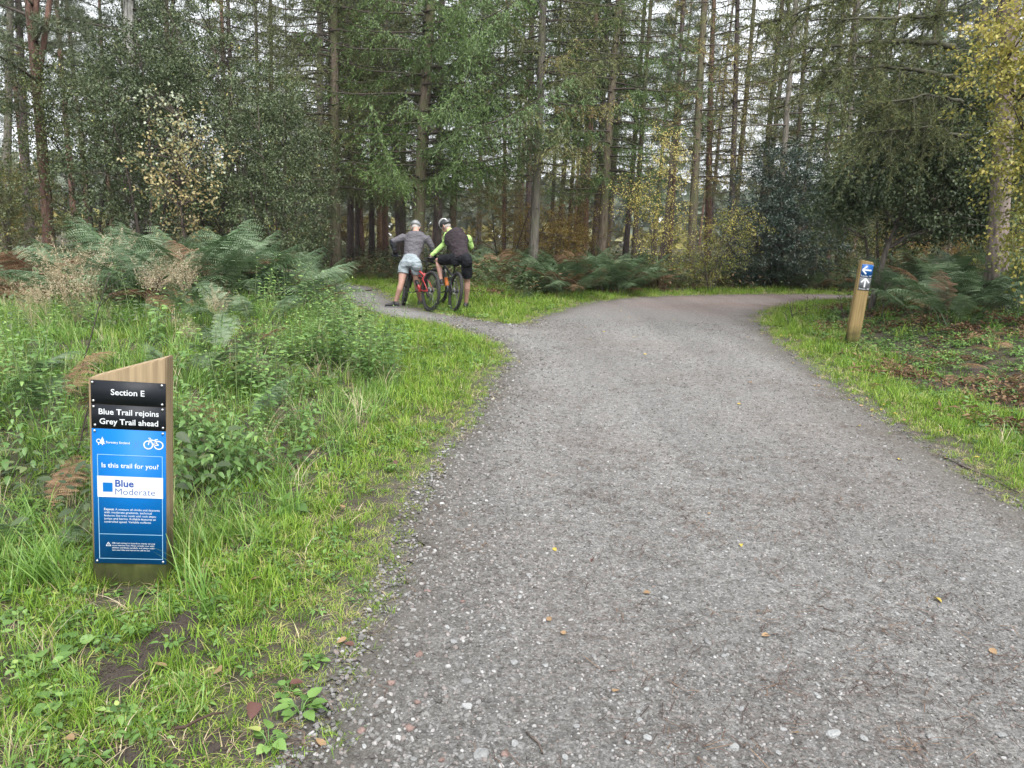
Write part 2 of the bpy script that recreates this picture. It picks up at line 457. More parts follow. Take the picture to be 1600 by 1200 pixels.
# ------------------------------------------------------------------ scatter for what nobody could count
def scatter(name, protos, pts, rotz, tilt, scl, idx, label, aslabel='stuff'):
    """points carrying turn, size and variant; geometry nodes put a tuft on each"""
    me = bpy.data.meshes.new(name)
    N = len(pts)
    me.vertices.add(N); me.vertices.foreach_set('co', np.asarray(pts, np.float32).ravel())
    rv = np.stack([tilt[:, 0], tilt[:, 1], rotz], 1).astype(np.float32)
    a = me.attributes.new('turn', 'FLOAT_VECTOR', 'POINT'); a.data.foreach_set('vector', rv.ravel())
    a = me.attributes.new('size', 'FLOAT', 'POINT'); a.data.foreach_set('value', np.asarray(scl, np.float32))
    a = me.attributes.new('variant', 'INT', 'POINT'); a.data.foreach_set('value', np.asarray(idx, np.int32))
    o = link(name, me)
    col = bpy.data.collections.new(name + '_tufts')
    for k, pmesh in enumerate(protos):
        po = bpy.data.objects.new('%s_tuft_%02d' % (name, k), pmesh); col.objects.link(po)
    ng = bpy.data.node_groups.new(name + '_scatter', 'GeometryNodeTree')
    ng.interface.new_socket('Geometry', in_out='INPUT', socket_type='NodeSocketGeometry')
    ng.interface.new_socket('Geometry', in_out='OUTPUT', socket_type='NodeSocketGeometry')
    N_, L_ = ng.nodes, ng.links
    gi, go = N_.new('NodeGroupInput'), N_.new('NodeGroupOutput')
    ci = N_.new('GeometryNodeCollectionInfo'); ci.inputs['Collection'].default_value = col
    ci.inputs['Separate Children'].default_value = True; ci.inputs['Reset Children'].default_value = True
    ip = N_.new('GeometryNodeInstanceOnPoints'); ip.inputs['Pick Instance'].default_value = True
    def na(nm, ty):
        q = N_.new('GeometryNodeInputNamedAttribute'); q.data_type = ty; q.inputs['Name'].default_value = nm
        return next(s for s in q.outputs if s.enabled and s.name == 'Attribute')
    L_.new(gi.outputs[0], ip.inputs['Points']); L_.new(ci.outputs[0], ip.inputs['Instance'])
    L_.new(na('variant', 'INT'), ip.inputs['Instance Index'])
    e2r = N_.new('FunctionNodeEulerToRotation'); L_.new(na('turn', 'FLOAT_VECTOR'), e2r.inputs[0])
    L_.new(e2r.outputs[0], ip.inputs['Rotation']); L_.new(na('size', 'FLOAT'), ip.inputs['Scale'])
    L_.new(ip.outputs[0], go.inputs[0])
    md = o.modifiers.new('scatter', 'NODES'); md.node_group = ng
    tag(o, label, None, None, aslabel)
    return o
def pts_in(poly, dens, rng, far0=3.0, fall=1.0, seen=True, margin=520):
    """random ground points in a polygon; thinner with distance, each point then standing for more"""
    poly = np.asarray(poly); lo, hi = poly.min(0), poly.max(0)
    N = int(dens * np.prod(hi - lo))
    p = rng.uniform(lo, hi, (N, 2)); d = np.hypot(p[:, 0], p[:, 1])
    keep = rng.random(N) < np.minimum(1, (far0 / np.maximum(d, .1)) ** fall)
    p = p[keep]; p = p[inpoly(p, poly)]
    if seen: p = p[visible(np.c_[p, np.zeros(len(p))], margin)]
    return p
def GP(pxs): return np.array(gl(pxs))
# ------------------------------------------------------------------ leaf and bark materials
M_LARCH = leafmat('larch_needles', [(0.062, 0.078, 0.032), (0.118, 0.142, 0.056), (0.18, 0.19, 0.075), (0.30, 0.24, 0.09)], [0.1, 0.45, 0.75, 1.0], 0.6, 0.3, 0.3)
M_LARCHF = leafmat('fresh_larch_needles', [(0.055, 0.095, 0.028), (0.105, 0.17, 0.045), (0.18, 0.26, 0.12)], [0.1, 0.5, 0.95], 0.6, 0.3, 0.35)
M_PINE = leafmat('pine_needles', [(0.05, 0.068, 0.036), (0.095, 0.12, 0.062), (0.14, 0.165, 0.09)], [0.1, 0.5, 0.95], 0.55, 0.4, 0.2)
M_DARK = leafmat('dark_leaves', [(0.038, 0.058, 0.028), (0.080, 0.108, 0.050), (0.145, 0.175, 0.085), (0.34, 0.28, 0.07)], [0.1, 0.5, 0.86, 0.99], 0.45, 0.3, 0.2)
M_HOLLY = leafmat('holly_leaves', [(0.016, 0.030, 0.022), (0.030, 0.052, 0.037), (0.056, 0.086, 0.062)], [0.1, 0.5, 0.95], 0.32, 0.45, 0.08)
M_MIX = leafmat('turning_leaves', [(0.045, 0.068, 0.024), (0.095, 0.12, 0.040), (0.18, 0.17, 0.045), (0.40, 0.28, 0.05)], [0.1, 0.55, 0.82, 1.0], 0.45, 0.5, 0.3)
M_YELLOW = leafmat('yellow_birch_leaves', [(0.14, 0.16, 0.045), (0.30, 0.28, 0.065), (0.50, 0.42, 0.11), (0.64, 0.56, 0.22)], [0.05, 0.4, 0.75, 1.0], 0.5, 0.4, 0.4)
M_AUTUMN = leafmat('autumn_leaves', [(0.10, 0.075, 0.025), (0.20, 0.14, 0.035), (0.34, 0.23, 0.05), (0.12, 0.12, 0.035)], [0.1, 0.45, 0.8, 1.0], 0.5, 0.4, 0.35)
M_PALE = leafmat('pale_birch_leaves', [(0.24, 0.19, 0.08), (0.40, 0.33, 0.15), (0.28, 0.32, 0.20), (0.46, 0.50, 0.38)], [0.05, 0.45, 0.7, 1.0], 0.35, 0.6, 0.35, 0.0)
M_FARWOOD = leafmat('far_leaves', [(0.09, 0.11, 0.08), (0.15, 0.17, 0.13), (0.30, 0.27, 0.10)], [0.1, 0.7, 1.0], 0.7, 0.3, 0.3)  # paleness of distant haze is put into these leaf colours
B_PINE = barkmat('red_pine_bark', (0.05, 0.030, 0.024), (0.165, 0.092, 0.068))
B_LARCH = barkmat('larch_bark', (0.045, 0.034, 0.026), (0.155, 0.12, 0.088), (0.10, 0.115, 0.045), 0.55)
B_GREY = barkmat('grey_bark', (0.058, 0.051, 0.043), (0.165, 0.146, 0.122), (0.13, 0.14, 0.08), 0.4, 0.7)
B_DARK = barkmat('purple_brown_bark', (0.038, 0.029, 0.027), (0.115, 0.088, 0.083))
B_DULL = barkmat('dull_brown_bark', (0.045, 0.039, 0.034), (0.135, 0.115, 0.10), (0.08, 0.085, 0.04), 0.4)  # duller grey-brown bark of the dark leaning tree
B_BIRCH = barkmat('birch_bark', (0.10, 0.095, 0.09), (0.42, 0.41, 0.38), None, 0, 0.6)
B_TWIG = plain('twig_bark', (0.055, 0.042, 0.034), 0.85, var=0.35, scale=8)
B_MOSSTWIG = plain('mossy_twig_bark', (0.045, 0.044, 0.026), 0.9, var=0.3, scale=8)

# ------------------------------------------------------------------ tree builders (unit trunks and shared crowns)
def trunk_mesh(seed, H, r, bark, bend=0.12, n=10, flare=0.35):
    rng = np.random.default_rng(seed); mb = MB(); m = 14
    h = np.linspace(-0.15, H, m)
    ph = rng.uniform(0, 6, 2)
    pts = np.stack([bend * np.sin(h * 0.33 + ph[0]) - bend * math.sin(ph[0]), bend * np.sin(h * 0.27 + ph[1]) - bend * math.sin(ph[1]), h], 1)
    rad = r * (1 - 0.72 * np.clip(h / H, 0, 1)) * (1 + flare * np.exp(-np.clip(h, 0, None) / 0.25))
    tube(mb, pts, rad, n)
    return mb.mesh('trunk', bark, True), pts
def conifer(seed, H, h0, Lmax, mat, density=1.0, az=None, droop=0.25, tuft=0.075, tw=0.022, h1=None, sparse=0.0, twiggap=0.062, tint0=0.5, upturn=0.35, barkm=None, dead0=None):
    """limbs with drooping feathery twigs; returns (limbs mesh, needles mesh)"""
    rng = np.random.default_rng(seed); wood, nd = MB(), MB()
    h1 = h1 or H
    h = h0; ga = rng.uniform(0, 6)
    if dead0 is not None:                                      # bare dead snags under the crown
        hd = dead0
        while hd < h0:
            a = rng.uniform(0, 2 * PI); L = rng.uniform(0.3, 1.3)
            t = np.linspace(0, 1, 4)[:, None]
            dirv = np.array([math.cos(a), math.sin(a), rng.uniform(-.15, .3)])
            tube(wood, np.array([0, 0, hd]) + dirv * t * L + np.array([0, 0, -0.2]) * t * t * L, np.linspace(.014, .004, 4), 3, cap=False)
            hd += rng.uniform(0.2, 0.6)
    while h < h1:
        f = (h - h0) / max(H - h0, 1)
        a = ga + rng.normal(0, 0.5); ga += 2.4
        if az is not None: a = az + rng.normal(0, 0.75)
        L = Lmax * (1 - 0.82 * f) * rng.uniform(0.65, 1.1) * (0.75 + 0.25 * min(1, f * 5 + 0.3))
        m = 8; t = np.linspace(0, 1, m)
        out = np.array([math.cos(a), math.sin(a), 0]); side = np.array([-math.sin(a), math.cos(a), 0])
        zc = L * (0.10 * t - droop * 1.6 * t ** 1.6 + upturn * t ** 3) + rng.normal(0, .015, m).cumsum()
        wob = rng.normal(0, 0.03 * L, m).cumsum() * 0.4; wob[0] = 0; zc[0] = 0
        pts = out * (L * t)[:, None] + side * wob[:, None] + np.array([0, 0, 1]) * (zc + h)[:, None]
        tube(wood, pts, np.linspace(0.010 + 0.008 * L, 0.004, m), 4, cap=False)
        nt = int(L / twiggap * density * rng.uniform(0.8, 1.2))
        s = np.sort(rng.uniform(0.12 + sparse * 0.3, 1.0, nt))
        base = np.stack([np.interp(s, t, pts[:, k]) for k in range(3)], 1)
        sgn = np.where(np.arange(nt) % 2 == 0, 1, -1)
        tl = (0.22 + 0.55 * (1 - np.abs(s - 0.45) * 1.3)) * rng.uniform(0.5, 1.1, nt) * min(1.0, 0.45 + L / 4)
        tl = np.clip(tl * 1.12, 0.1, 0.9)
        tdir = unit(out * rng.uniform(0.35, 0.95, nt)[:, None] + side * (sgn * rng.uniform(0.3, 1.0, nt))[:, None] + np.array([0, 0, -1]) * rng.uniform(0.1, 0.9, nt)[:, None])
        # every twig: a thin stem and two ragged rows of needle tufts
        k = int(np.ceil(0.9 / 0.048))
        q = np.arange(k) * 0.048 + 0.02
        Q = np.broadcast_to(q, (nt, k)); ok = (Q < tl[:, None]) & (rng.random((nt, k)) > 0.06 + sparse * 0.5)
        bp = base[:, None] + tdir[:, None] * Q[..., None] + np.array([0, 0, -0.40]) * (Q ** 2)[..., None]
        bp = bp + rng.normal(0, .008, bp.shape)
        dd = tdir[:, None] * 0.75 + rng.normal(0, 0.62, bp.shape) + np.array([0, 0, -0.12])
        nn = np.array([0, 0, 1.0]) + rng.normal(0, 0.6, bp.shape)
        tv = np.clip(tint0 + rng.normal(0, .13) + rng.normal(0, .09, (nt, 1)) + rng.normal(0, .07, (nt, k)), 0, 1)
        p_, d_, n_, t_ = bp[ok], dd[ok], nn[ok], tv[ok]
        leaves(nd, p_, d_, n_, tuft * rng.uniform(0.8, 1.5, len(p_)), tw * rng.uniform(0.8, 1.3, len(p_)), t_, 0.1, 0.1)
        e = base + tdir * (tl * 0.9)[:, None] + np.array([0, 0, -0.40]) * (tl ** 2 * .8)[:, None]
        w = unit(np.cross(tdir, np.array([0, 0, 1.0]))) * 0.0035
        V = np.stack([base - w, base + w, e], 1).reshape(-1, 3)
        wood.add(V, np.arange(len(V)).reshape(-1, 3))
        h += rng.uniform(0.10, 0.30) / density
    return wood.mesh('limbs', barkm or B_TWIG, False), nd.mesh('crown', mat)
def pine(seed, H, h0, mat=None):
    """scots pine: bare below, puffs of needles on crooked limbs above"""
    rng = np.random.default_rng(seed); wood, nd = MB(), MB()
    h = 1.8
    while h < h0:
        a = rng.uniform(0, 2 * PI); L = rng.uniform(0.2, 1.2); t = np.linspace(0, 1, 4)[:, None]
        tube(wood, np.array([0, 0, h]) + np.array([math.cos(a), math.sin(a), rng.uniform(-.1, .25)]) * t * L, np.linspace(.014, .004, 4), 3, cap=False)
        h += rng.uniform(0.25, 0.8)
    h = h0; a = 0
    while h < H:
        f = (h - h0) / (H - h0); a += 2.4 + rng.normal(0, .4)
        L = 2.3 * (1 - 0.6 * f) * rng.uniform(0.5, 1.1); m = 6; t = np.linspace(0, 1, m)
        pts = np.array([math.cos(a), math.sin(a), 0]) * (L * t)[:, None] + rng.normal(0, .08, (m, 3)).cumsum(0) * t[:, None] + np.array([0, 0, 1]) * (h + L * (0.35 * t - 0.2 * t * t))[:, None]
        tube(wood, pts, np.linspace(0.012 + .014 * L, 0.006, m), 4, cap=False)
        nc = int(6 + 9 * L)
        s = rng.uniform(0.3, 1.0, nc)
        cen = np.stack([np.interp(s, t, pts[:, k]) for k in range(3)], 1) + rng.normal(0, 0.17 * L ** .5, (nc, 3)) * np.array([1, 1, .5])
        K = 34
        dirs = unit(rng.normal(0, 1, (nc, K, 3)) + np.array([0, 0, 0.35]))
        pp = cen[:, None] + dirs * 0.02 + rng.normal(0, .05, (nc, K, 3))
        leaves(nd, pp.reshape(-1, 3), dirs.reshape(-1, 3), rng.normal(0, 1, (nc * K, 3)), rng.uniform(.09, .16, nc * K), 0.018, np.clip(0.5 + np.repeat(rng.normal(0, .15, nc), K) + rng.normal(0, .1, nc * K), 0, 1), 0.0, 0.05)
        h += rng.uniform(0.16, 0.4)
    return wood.mesh('limbs', B_TWIG), nd.mesh('crown', mat or M_PINE)
def broadleaf(seed, H, blobs, nclus, per, leafL, mat, stems=3, bark=None, trunk_r=0.05, tintfn=None, hang=0.0, spread=0.3, leafW=0.62, stem_top=None, twigs=True, base_xy=(0, 0), shell=0.45):
    """stems that fork towards leafy twigs spread through a few overlapping masses (cx, cy, cz, rx, ry, rz)"""
    rng = np.random.default_rng(seed); wood, lf = MB(), MB()
    blobs = np.asarray(blobs, float); vol = np.prod(blobs[:, 3:], 1) ** 0.75; pick = rng.choice(len(blobs), nclus, p=vol / vol.sum())
    u = unit(rng.normal(0, 1, (nclus, 3))); r = rng.random(nclus) ** shell
    cen = blobs[pick, :3] + u * blobs[pick, 3:] * r[:, None]
    cen = cen[cen[:, 2] > 0.12]; nclus = len(cen)
    # trunk stems
    tops = []
    st = stem_top or H * 0.85
    for k in range(stems):
        m = 9; t = np.linspace(0, 1, m); a = k * 2.4 + rng.uniform(0, 1)
        sp = spread * rng.uniform(0.4, 1.0) * (stems > 1)
        b = blobs[:, :2].mean(0)
        top = np.array([b[0] + math.cos(a) * sp * 2, b[1] + math.sin(a) * sp * 2, st * rng.uniform(0.8, 1.0)])
        p0 = np.array([base_xy[0] + math.cos(a) * 0.05 * (stems > 1), base_xy[1] + math.sin(a) * 0.05 * (stems > 1), -0.1])
        pts = p0 + (top - p0) * t[:, None] + np.stack([np.sin(t * PI) * rng.normal(0, .12), np.sin(t * PI) * rng.normal(0, .12), 0 * t], 1) + rng.normal(0, .02, (m, 3)) * t[:, None]
        rr = trunk_r * (1 - 0.8 * t) * rng.uniform(0.7, 1.0)
        tops.append(pts); tube(wood, pts, rr, 7)
    tr = np.concatenate(tops)
    # limbs from the stems to every few clusters
    step = max(1, nclus // (70 if twigs else 25))
    for c in cen[::step]:
        q = tr[tr[:, 2] < c[2] - 0.05]
        if not len(q): q = tr[:2]
        s0 = q[np.argmin(np.linalg.norm(q - c, axis=1) + rng.random(len(q)) * .3)]
        t = np.linspace(0, 1, 5)[:, None]
        pts = s0 + (c - s0) * t + np.array([0, 0, 0.12]) * np.sin(t * PI) * np.linalg.norm(c - s0) + rng.normal(0, .025, (5, 3)) * t
        tube(wood, pts, np.linspace(trunk_r * 0.28, 0.004, 5), 4, cap=False)
    tw = unit(rng.normal(0, 1, (nclus, 3)) + u[:nclus] * 0.8 + np.array([0, 0, 0.1 - hang])) * rng.uniform(.15, .4, nclus)[:, None]
    s = rng.random((nclus, per))
    bp = cen[:, None] + tw[:, None] * s[..., None] + rng.normal(0, leafL * 0.9, (nclus, per, 3))
    dd = unit(tw)[:, None] * 0.6 + rng.normal(0, 0.7, (nclus, per, 3)) + np.array([0, 0, -0.25 - hang])
    nn = np.array([0, 0, 1.0]) + rng.normal(0, 0.55, (nclus, per, 3))
    if tintfn is None: tv = 0.5 + rng.normal(0, .12, (nclus, 1)) + rng.normal(0, .14, (nclus, per))
    else: tv = tintfn(cen, rng)[:, None] + rng.normal(0, .12, (nclus, per))
    M = nclus * per
    leaves(lf, bp.reshape(-1, 3), dd.reshape(-1, 3), nn.reshape(-1, 3), leafL * rng.uniform(0.7, 1.25, M), leafL * leafW * rng.uniform(0.8, 1.2, M), np.clip(tv.ravel(), 0, 1), 0.15, 0.15)
    if twigs:
        w = unit(np.cross(tw, np.array([0, 0, 1.0]))) * 0.003
        V = np.stack([cen - w, cen + w, cen + tw * 1.1], 1).reshape(-1, 3)
        wood.add(V, np.arange(len(V)).reshape(-1, 3))
    return wood.mesh('branches', bark or B_TWIG), lf.mesh('foliage', mat)

# ------------------------------------------------------------------ shared conifer parts
TR = 0.17
HAZE = 0.0003
LARCH = [conifer(100 + k, 17, 2.6 + 0.5 * k, 3.1, M_LARCH, 1.0, dead0=1.2) for k in range(3)]
LARCHG = [conifer(120 + k, 17, 2.8, 3.3, M_LARCHF, 1.0, dead0=1.0) for k in range(1)]
GOLD = [conifer(140 + k, 16, 3.4, 2.6, M_LARCH, 0.8, tint0=0.80, sparse=0.12, dead0=1.2) for k in range(1)]
PINE = [pine(160 + k, 16, 6.5 - 0.8 * k) for k in range(3)]
PINELOW = [pine(170, 14, 3.6)]
TRUNKS = {}
def trunk_for(bark, seed=0):
    key = (bark.name, seed)
    if key not in TRUNKS: TRUNKS[key] = trunk_mesh(sum(map(ord, bark.name)) + seed, 17.5, TR, bark, 0.07)[0]
    return TRUNKS[key]
def conifer_tree(name, label, cat, x, y, radius, parts, bark, lean=(0, 0), rz=0.0, group=None, seed=0, scale=1.0, double=False):
    """lean: sideways and away, in metres per metre of height"""
    t = thing(name, label, cat, (x, y, gz1(x, y)), (-math.atan(lean[1]), math.atan(lean[0]), 0), group)
    f = radius / TR
    link('trunk', trunk_for(bark, seed), t, None, (0, 0, rz), (f, f, scale))
    for nm, me in zip(('limbs', 'crown'), parts):
        o = link(nm, me, t, None, (0, 0, rz), (scale,) * 3)
        o['kind'] = 'stuff'
    if double:
        for nm, me in zip(('limbs', 'crown'), parts):
            o = link(nm, me, t, (0, 0, .13), (0, 0, rz + 2.9), (scale * .93,) * 3)
            o['kind'] = 'stuff'
    return t
def placed(u0, u1, y, width_px):
    """trunk that crosses image column u0 low down and u1 at the top edge: x, lean, radius"""
    a = P(u0, 400, y); b = P(u1, 0, y)
    lean = (b[0] - a[0]) / (b[2] - a[2])
    return a[0] - lean * a[2], lean, width_px / FPX * y / 2

KEY = [  # low column, top column, distance, width px, bark, parts, rz, label, name
    (79, 51, 18.0, 17, B_PINE, PINELOW[0], 0.3, 'tall forked pine with red brown bark at the left above the rusty bracken', 'pine_tree'),
    (9, 8, 24.0, 13, B_GREY, PINE[0], 1.0, 'thin grey barked pine at the very left edge of the wood', 'pine_tree'),
    (216, 208, 21.0, 20, B_BIRCH, PINE[1], 2.0, 'pale straight trunk rising out of the dark thicket behind the pale birch sapling', 'birch_tree'),
    (525, 513, 21.5, 16, B_LARCH, LARCH[0], 0.0, 'brown larch at the left end of the side trail', 'larch_tree'),
    (499, 497, 25.0, 13, B_GREY, LARCH[1], 1.4, 'grey barked larch close behind the brown larch by the side trail', 'larch_tree'),
    (547, 549, 27.0, 11, B_DARK, LARCH[2], 0.8, 'dark larch just right of the brown larch by the side trail', 'larch_tree'),
    (626, 605, 27.0, 14, B_DARK, PINE[2], 2.4, 'purple brown pine behind the shoulders of the rider in grey', 'pine_tree'),
    (651, 663, 20.0, 21, B_LARCH, LARCHG[0], 0.0, 'thickest larch of the wood straight behind the two riders with green boughs', 'larch_tree'),
    (682, 690, 25.5, 15, B_DARK, LARCH[0], 2.0, 'dark trunk behind the head of the rider in the black vest', 'larch_tree'),
    (833, 850, 20.5, 15, B_GREY, LARCH[1], 0.5, 'smooth grey trunk rising out of the bracken right of the riders', 'larch_tree'),
    (824, 830, 27.0, 11, B_DARK, PINE[0], 0.9, 'dark trunk close behind the smooth grey trunk', 'pine_tree'),
    (941, 968, 24.0, 15, B_LARCH, LARCHG[0], 2.2, 'brown larch left of the yellow birches at the bend', 'larch_tree'),
    (928, 955, 29.0, 11, B_DARK, LARCH[2], 3.3, 'slim dark larch beside the brown larch left of the yellow birches', 'larch_tree'),
    (1080, 1106, 25.0, 14, B_LARCH, GOLD[0], 1.2, 'larch with yellowing needles directly behind the yellow birches', 'larch_tree'),
    (1106, 1120, 31.0, 11, B_PINE, GOLD[0], 0.2, 'reddish trunk left of the dark holly among yellowing larches', 'larch_tree'),
    (1140, 1152, 27.0, 10, B_DARK, LARCH[1], 4.0, 'straight dark larch rising behind the left half of the holly', 'larch_tree'),
    (1213, 1247, 23.5, 11, B_GREY, GOLD[0], 4.1, 'pale grey slanting trunk rising above the holly', 'larch_tree'),
    (1236, 1268, 27.0, 8, B_LARCH, LARCH[2], 5.0, 'thin larch just right of the pale slanting trunk above the holly', 'larch_tree'),
    (1312, 1345, 25.0, 9, B_GREY, LARCHG[0], 5.1, 'slim grey larch between the holly and the waymark post', 'larch_tree'),
]
for u0, u1, y, w, bark, parts, rz, label, name in KEY:
    x, lean, r = placed(u0, u1, y, w)
    conifer_tree(name, label, name.replace('_', ' '), x, y, r, parts, bark, (lean, 0), rz, 'tall trees along the edge of the wood', seed=int(rz * 10) % 3, double=name == 'larch_tree' and u0 < 1000)

# low green boughs reaching right from the thick larch, over the riders
x, lean, r = placed(651, 663, 20.0, 21)
w_, n_ = conifer(301, 10, 2.5, 5.0, M_LARCHF, 1.0, az=-0.30, droop=0.04, upturn=0.32, h1=7.4, tuft=0.09, tw=0.026, twiggap=0.036, tint0=0.66)
t = bpy.data.objects['larch_tree.004'] if 'larch_tree.004' in bpy.data.objects else None
t = next(o for o in bpy.data.objects if o.get('label', '').startswith('thickest larch'))
for nm, me in (('limbs', w_), ('crown', n_)): link(nm, me, t)['kind'] = 'stuff'

# second and third stem of the forked pine
t = next(o for o in bpy.data.objects if o.get('label', '').startswith('tall forked pine'))
for sx, h0 in ((1.0, 4.4), (0.45, 5.3)):
    mb = MB(); h = np.linspace(0, 1, 8)
    tube(mb, np.stack([sx * np.minimum(h * 1.6, 0.28 + h * .7), 0.25 * h, h0 + h * 8], 1), np.linspace(0.065, 0.03, 8), 8)
    link('fork', mb.mesh('fork', B_PINE, True), t)

# ------------------------------------------------------------------ the wood behind: slim trunks in rows, each its own tree
rng = np.random.default_rng(21)
used = [placed(k[0], k[1], k[2], k[3])[0:1] + (k[2],) for k in KEY]
def zone(u):
    if u < 140: return 'at the left edge'
    if u < 480: return 'behind the left thicket'
    if u < 640: return 'in the gap left of the riders'
    if u < 860: return 'behind the riders'
    if u < 1100: return 'behind the yellow birches'
    if u < 1320: return 'behind the holly'
    return 'behind the waymark post'
cnt = 0
def far_tree(u, y, kind):
    global cnt
    if u < 135 and rng.random() < .55: return
    x = xat(u, y)
    r = rng.uniform(0.09, 0.16)
    dist = 'first ranks' if y < 31 else ('middle ranks' if y < 42 else 'far ranks')
    if kind == 'pine':
        parts, bark, nm, lab = PINE[cnt % 3], (B_PINE, B_PINE, B_DARK)[cnt % 3], 'pine_tree', 'slim red brown pine trunk'
        if bark is B_DARK: lab = 'slim dark pine trunk'
    elif kind == 'gold':
        parts, bark, nm, lab = GOLD[0], B_LARCH, 'larch_tree', 'slim larch with yellowing needles'
    else:
        parts, bark, nm, lab = (LARCH + LARCHG)[cnt % 4], (B_LARCH, B_DARK, B_GREY)[cnt % 3], 'larch_tree', ('slim brown larch', 'slim dark larch', 'slim grey larch')[cnt % 3]
    conifer_tree(nm, '%s in the %s %s' % (lab, dist, zone(u)), nm.replace('_', ' '), x, y, r, parts, bark, (rng.normal(0.02, .02), rng.normal(0, .015)), rng.uniform(0, 6.28), 'slim trees filling the wood', seed=cnt % 3, scale=rng.uniform(0.85, 1.1), double=kind == 'larch' and y < 34 and u < 1000)
    cnt += 1
for u in np.linspace(-120, 1740, 28):                      # about the depth of the edge trees
    uu, y = u + rng.normal(0, 16), rng.uniform(27, 33)
    far_tree(uu, y, 'gold' if 960 < uu < 1240 and rng.random() < .6 else ('larch' if 300 < uu < 1500 and rng.random() < .65 else 'pine'))
for u in np.linspace(-150, 1760, 27):
    if 555 < u < 600 : continue
    far_tree(u + rng.normal(0, 14), rng.uniform(34, 43), 'pine' if rng.random() < .6 else 'larch')
for u in np.linspace(-150, 1760, 27):
    if 560 < u < 600: continue
    far_tree(u + rng.normal(0, 14), rng.uniform(45, 60), 'pine' if rng.random() < .8 else 'larch')
for u, y in ((28, 27), (51, 25), (92, 30), (121, 29), (566, 33), (581, 31), (594, 36), (603, 33), (870, 31), (885, 35), (898, 30), (975, 33), (1045, 36), (1290, 31), (1415, 30), (1440, 36), (1480, 30)):
    far_tree(u, y, 'pine')

# the wood beyond the clearing, haze painted into its pale leaf colours, far enough to read as one mass
mb = MB(); rng = np.random.default_rng(5)
N = 30000
ang = rng.uniform(-0.95, 0.95, N); R_ = rng.uniform(85, 120, N)
hh = 7.5 + 2.5 * noise2(ang * 30, R_ * .02) + 1.5 * noise2(ang * 90, R_ * .1, 3)
p = np.stack([R_ * np.sin(ang), R_ * np.cos(ang), hh * rng.random(N) ** 0.8], 1)
leaves(mb, p, rng.normal(0, 1, (N, 3)), rng.normal(0, 1, (N, 3)), 1.3, 0.9, np.clip(0.45 + 0.2 * noise2(p[:, 0], p[:, 1] * .2) + rng.normal(0, .12, N) + 0.45 * (p[:, 2] < 2.2), 0, 1), 0.1, 0.1)
tag(link('distant_wood', mb.mesh('distant_wood', M_FARWOOD)), 'wood far beyond the trunks with haze paleness in its leaf colour', None, None, 'stuff')

# ------------------------------------------------------------------ broadleaf trees and bushes in front of the conifers
def broad_tree(name, label, cat, x, y, parts, rz=0, scale=1.0, group=None, pn=('branches', 'foliage'), lean=(0, 0)):
    t = thing(name, label, cat, (x, y, gz1(x, y)), (-lean[1], lean[0], rz), group, scale)
    for nm, me in zip(pn, parts):
        o = link(nm, me, t)
        o['kind'] = 'stuff'
    return t
def bush(name, label, cat, u, y, zlo, zhi, halfw, **k):
    pass
G_ = 'leafy trees and bushes at the edge of the wood'
th_a = broadleaf(401, 5.2, [(0, 0, 2.4, 1.7, 1.3, 2.3), (.3, 0, 4.0, 1.2, 1, 1.3)], 900, 24, .06, M_DARK, stems=5, trunk_r=.05, spread=.5)
th_b = broadleaf(402, 5.0, [(0, 0, 2.2, 1.9, 1.3, 2.1), (-.5, 0, 3.6, 1.2, 1, 1.5), (.8, 0, 3.2, .9, .8, 1.2)], 920, 25, .055, M_MIX, stems=4, trunk_r=.05, spread=.6)
th_c = broadleaf(403, 6.0, [(0, 0, 3.4, 1.4, 1.2, 2.6), (.2, 0, 1.2, 1.2, 1, 1.1)], 760, 24, .058, M_DARK, stems=3, trunk_r=.06, spread=.4)
for nm, lab, u, y, parts, rz, sc in (
    ('thicket_tree', 'dark leafy thicket tree left of the pale birch sapling', 232, 16.5, th_a, 0.0, 1.0),
    ('thicket_tree', 'dark leafy tree above and behind the pale birch sapling', 335, 18.0, th_c, 1.0, 1.15),
    ('thicket_tree', 'dark leafy tree right of the pale birch sapling with bare grey twigs', 432, 16.5, th_a, 2.1, 0.92),
    ('thicket_tree', 'leafy tree with yellow flecks beside the forked red pine', 148, 18.0, th_b, 0.5, 1.05),
    ('thicket_tree', 'low dark thicket at the right end of the left bank beside the brown larch', 482, 19.5, th_c, 4.0, 0.75),
    ('thicket_tree', 'thin leafy tree at the very left edge behind the rusty bracken', 20, 20.0, th_b, 2.6, 0.62),
    ('thicket_tree', 'high dark crown around the pale trunk above the thicket', 270, 21.5, th_c, 5.2, 1.35)):
    broad_tree(nm, lab, 'tree', xat(u, y), y, parts, rz, sc, G_)

# birch sapling, pale leaves, on the left bank
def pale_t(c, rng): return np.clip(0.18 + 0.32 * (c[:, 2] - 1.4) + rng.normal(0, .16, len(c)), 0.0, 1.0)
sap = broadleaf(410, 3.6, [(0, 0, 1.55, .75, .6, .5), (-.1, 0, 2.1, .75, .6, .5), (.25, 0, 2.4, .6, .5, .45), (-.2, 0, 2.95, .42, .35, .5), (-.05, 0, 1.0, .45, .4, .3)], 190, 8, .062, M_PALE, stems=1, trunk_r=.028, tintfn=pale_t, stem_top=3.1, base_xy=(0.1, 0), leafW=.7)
broad_tree('birch_sapling', 'slender birch sapling with pale yellow leaves above the bracken on the left bank', 'sapling', xat(300, 12.6), 12.6, sap, 0, 0.95, G_)

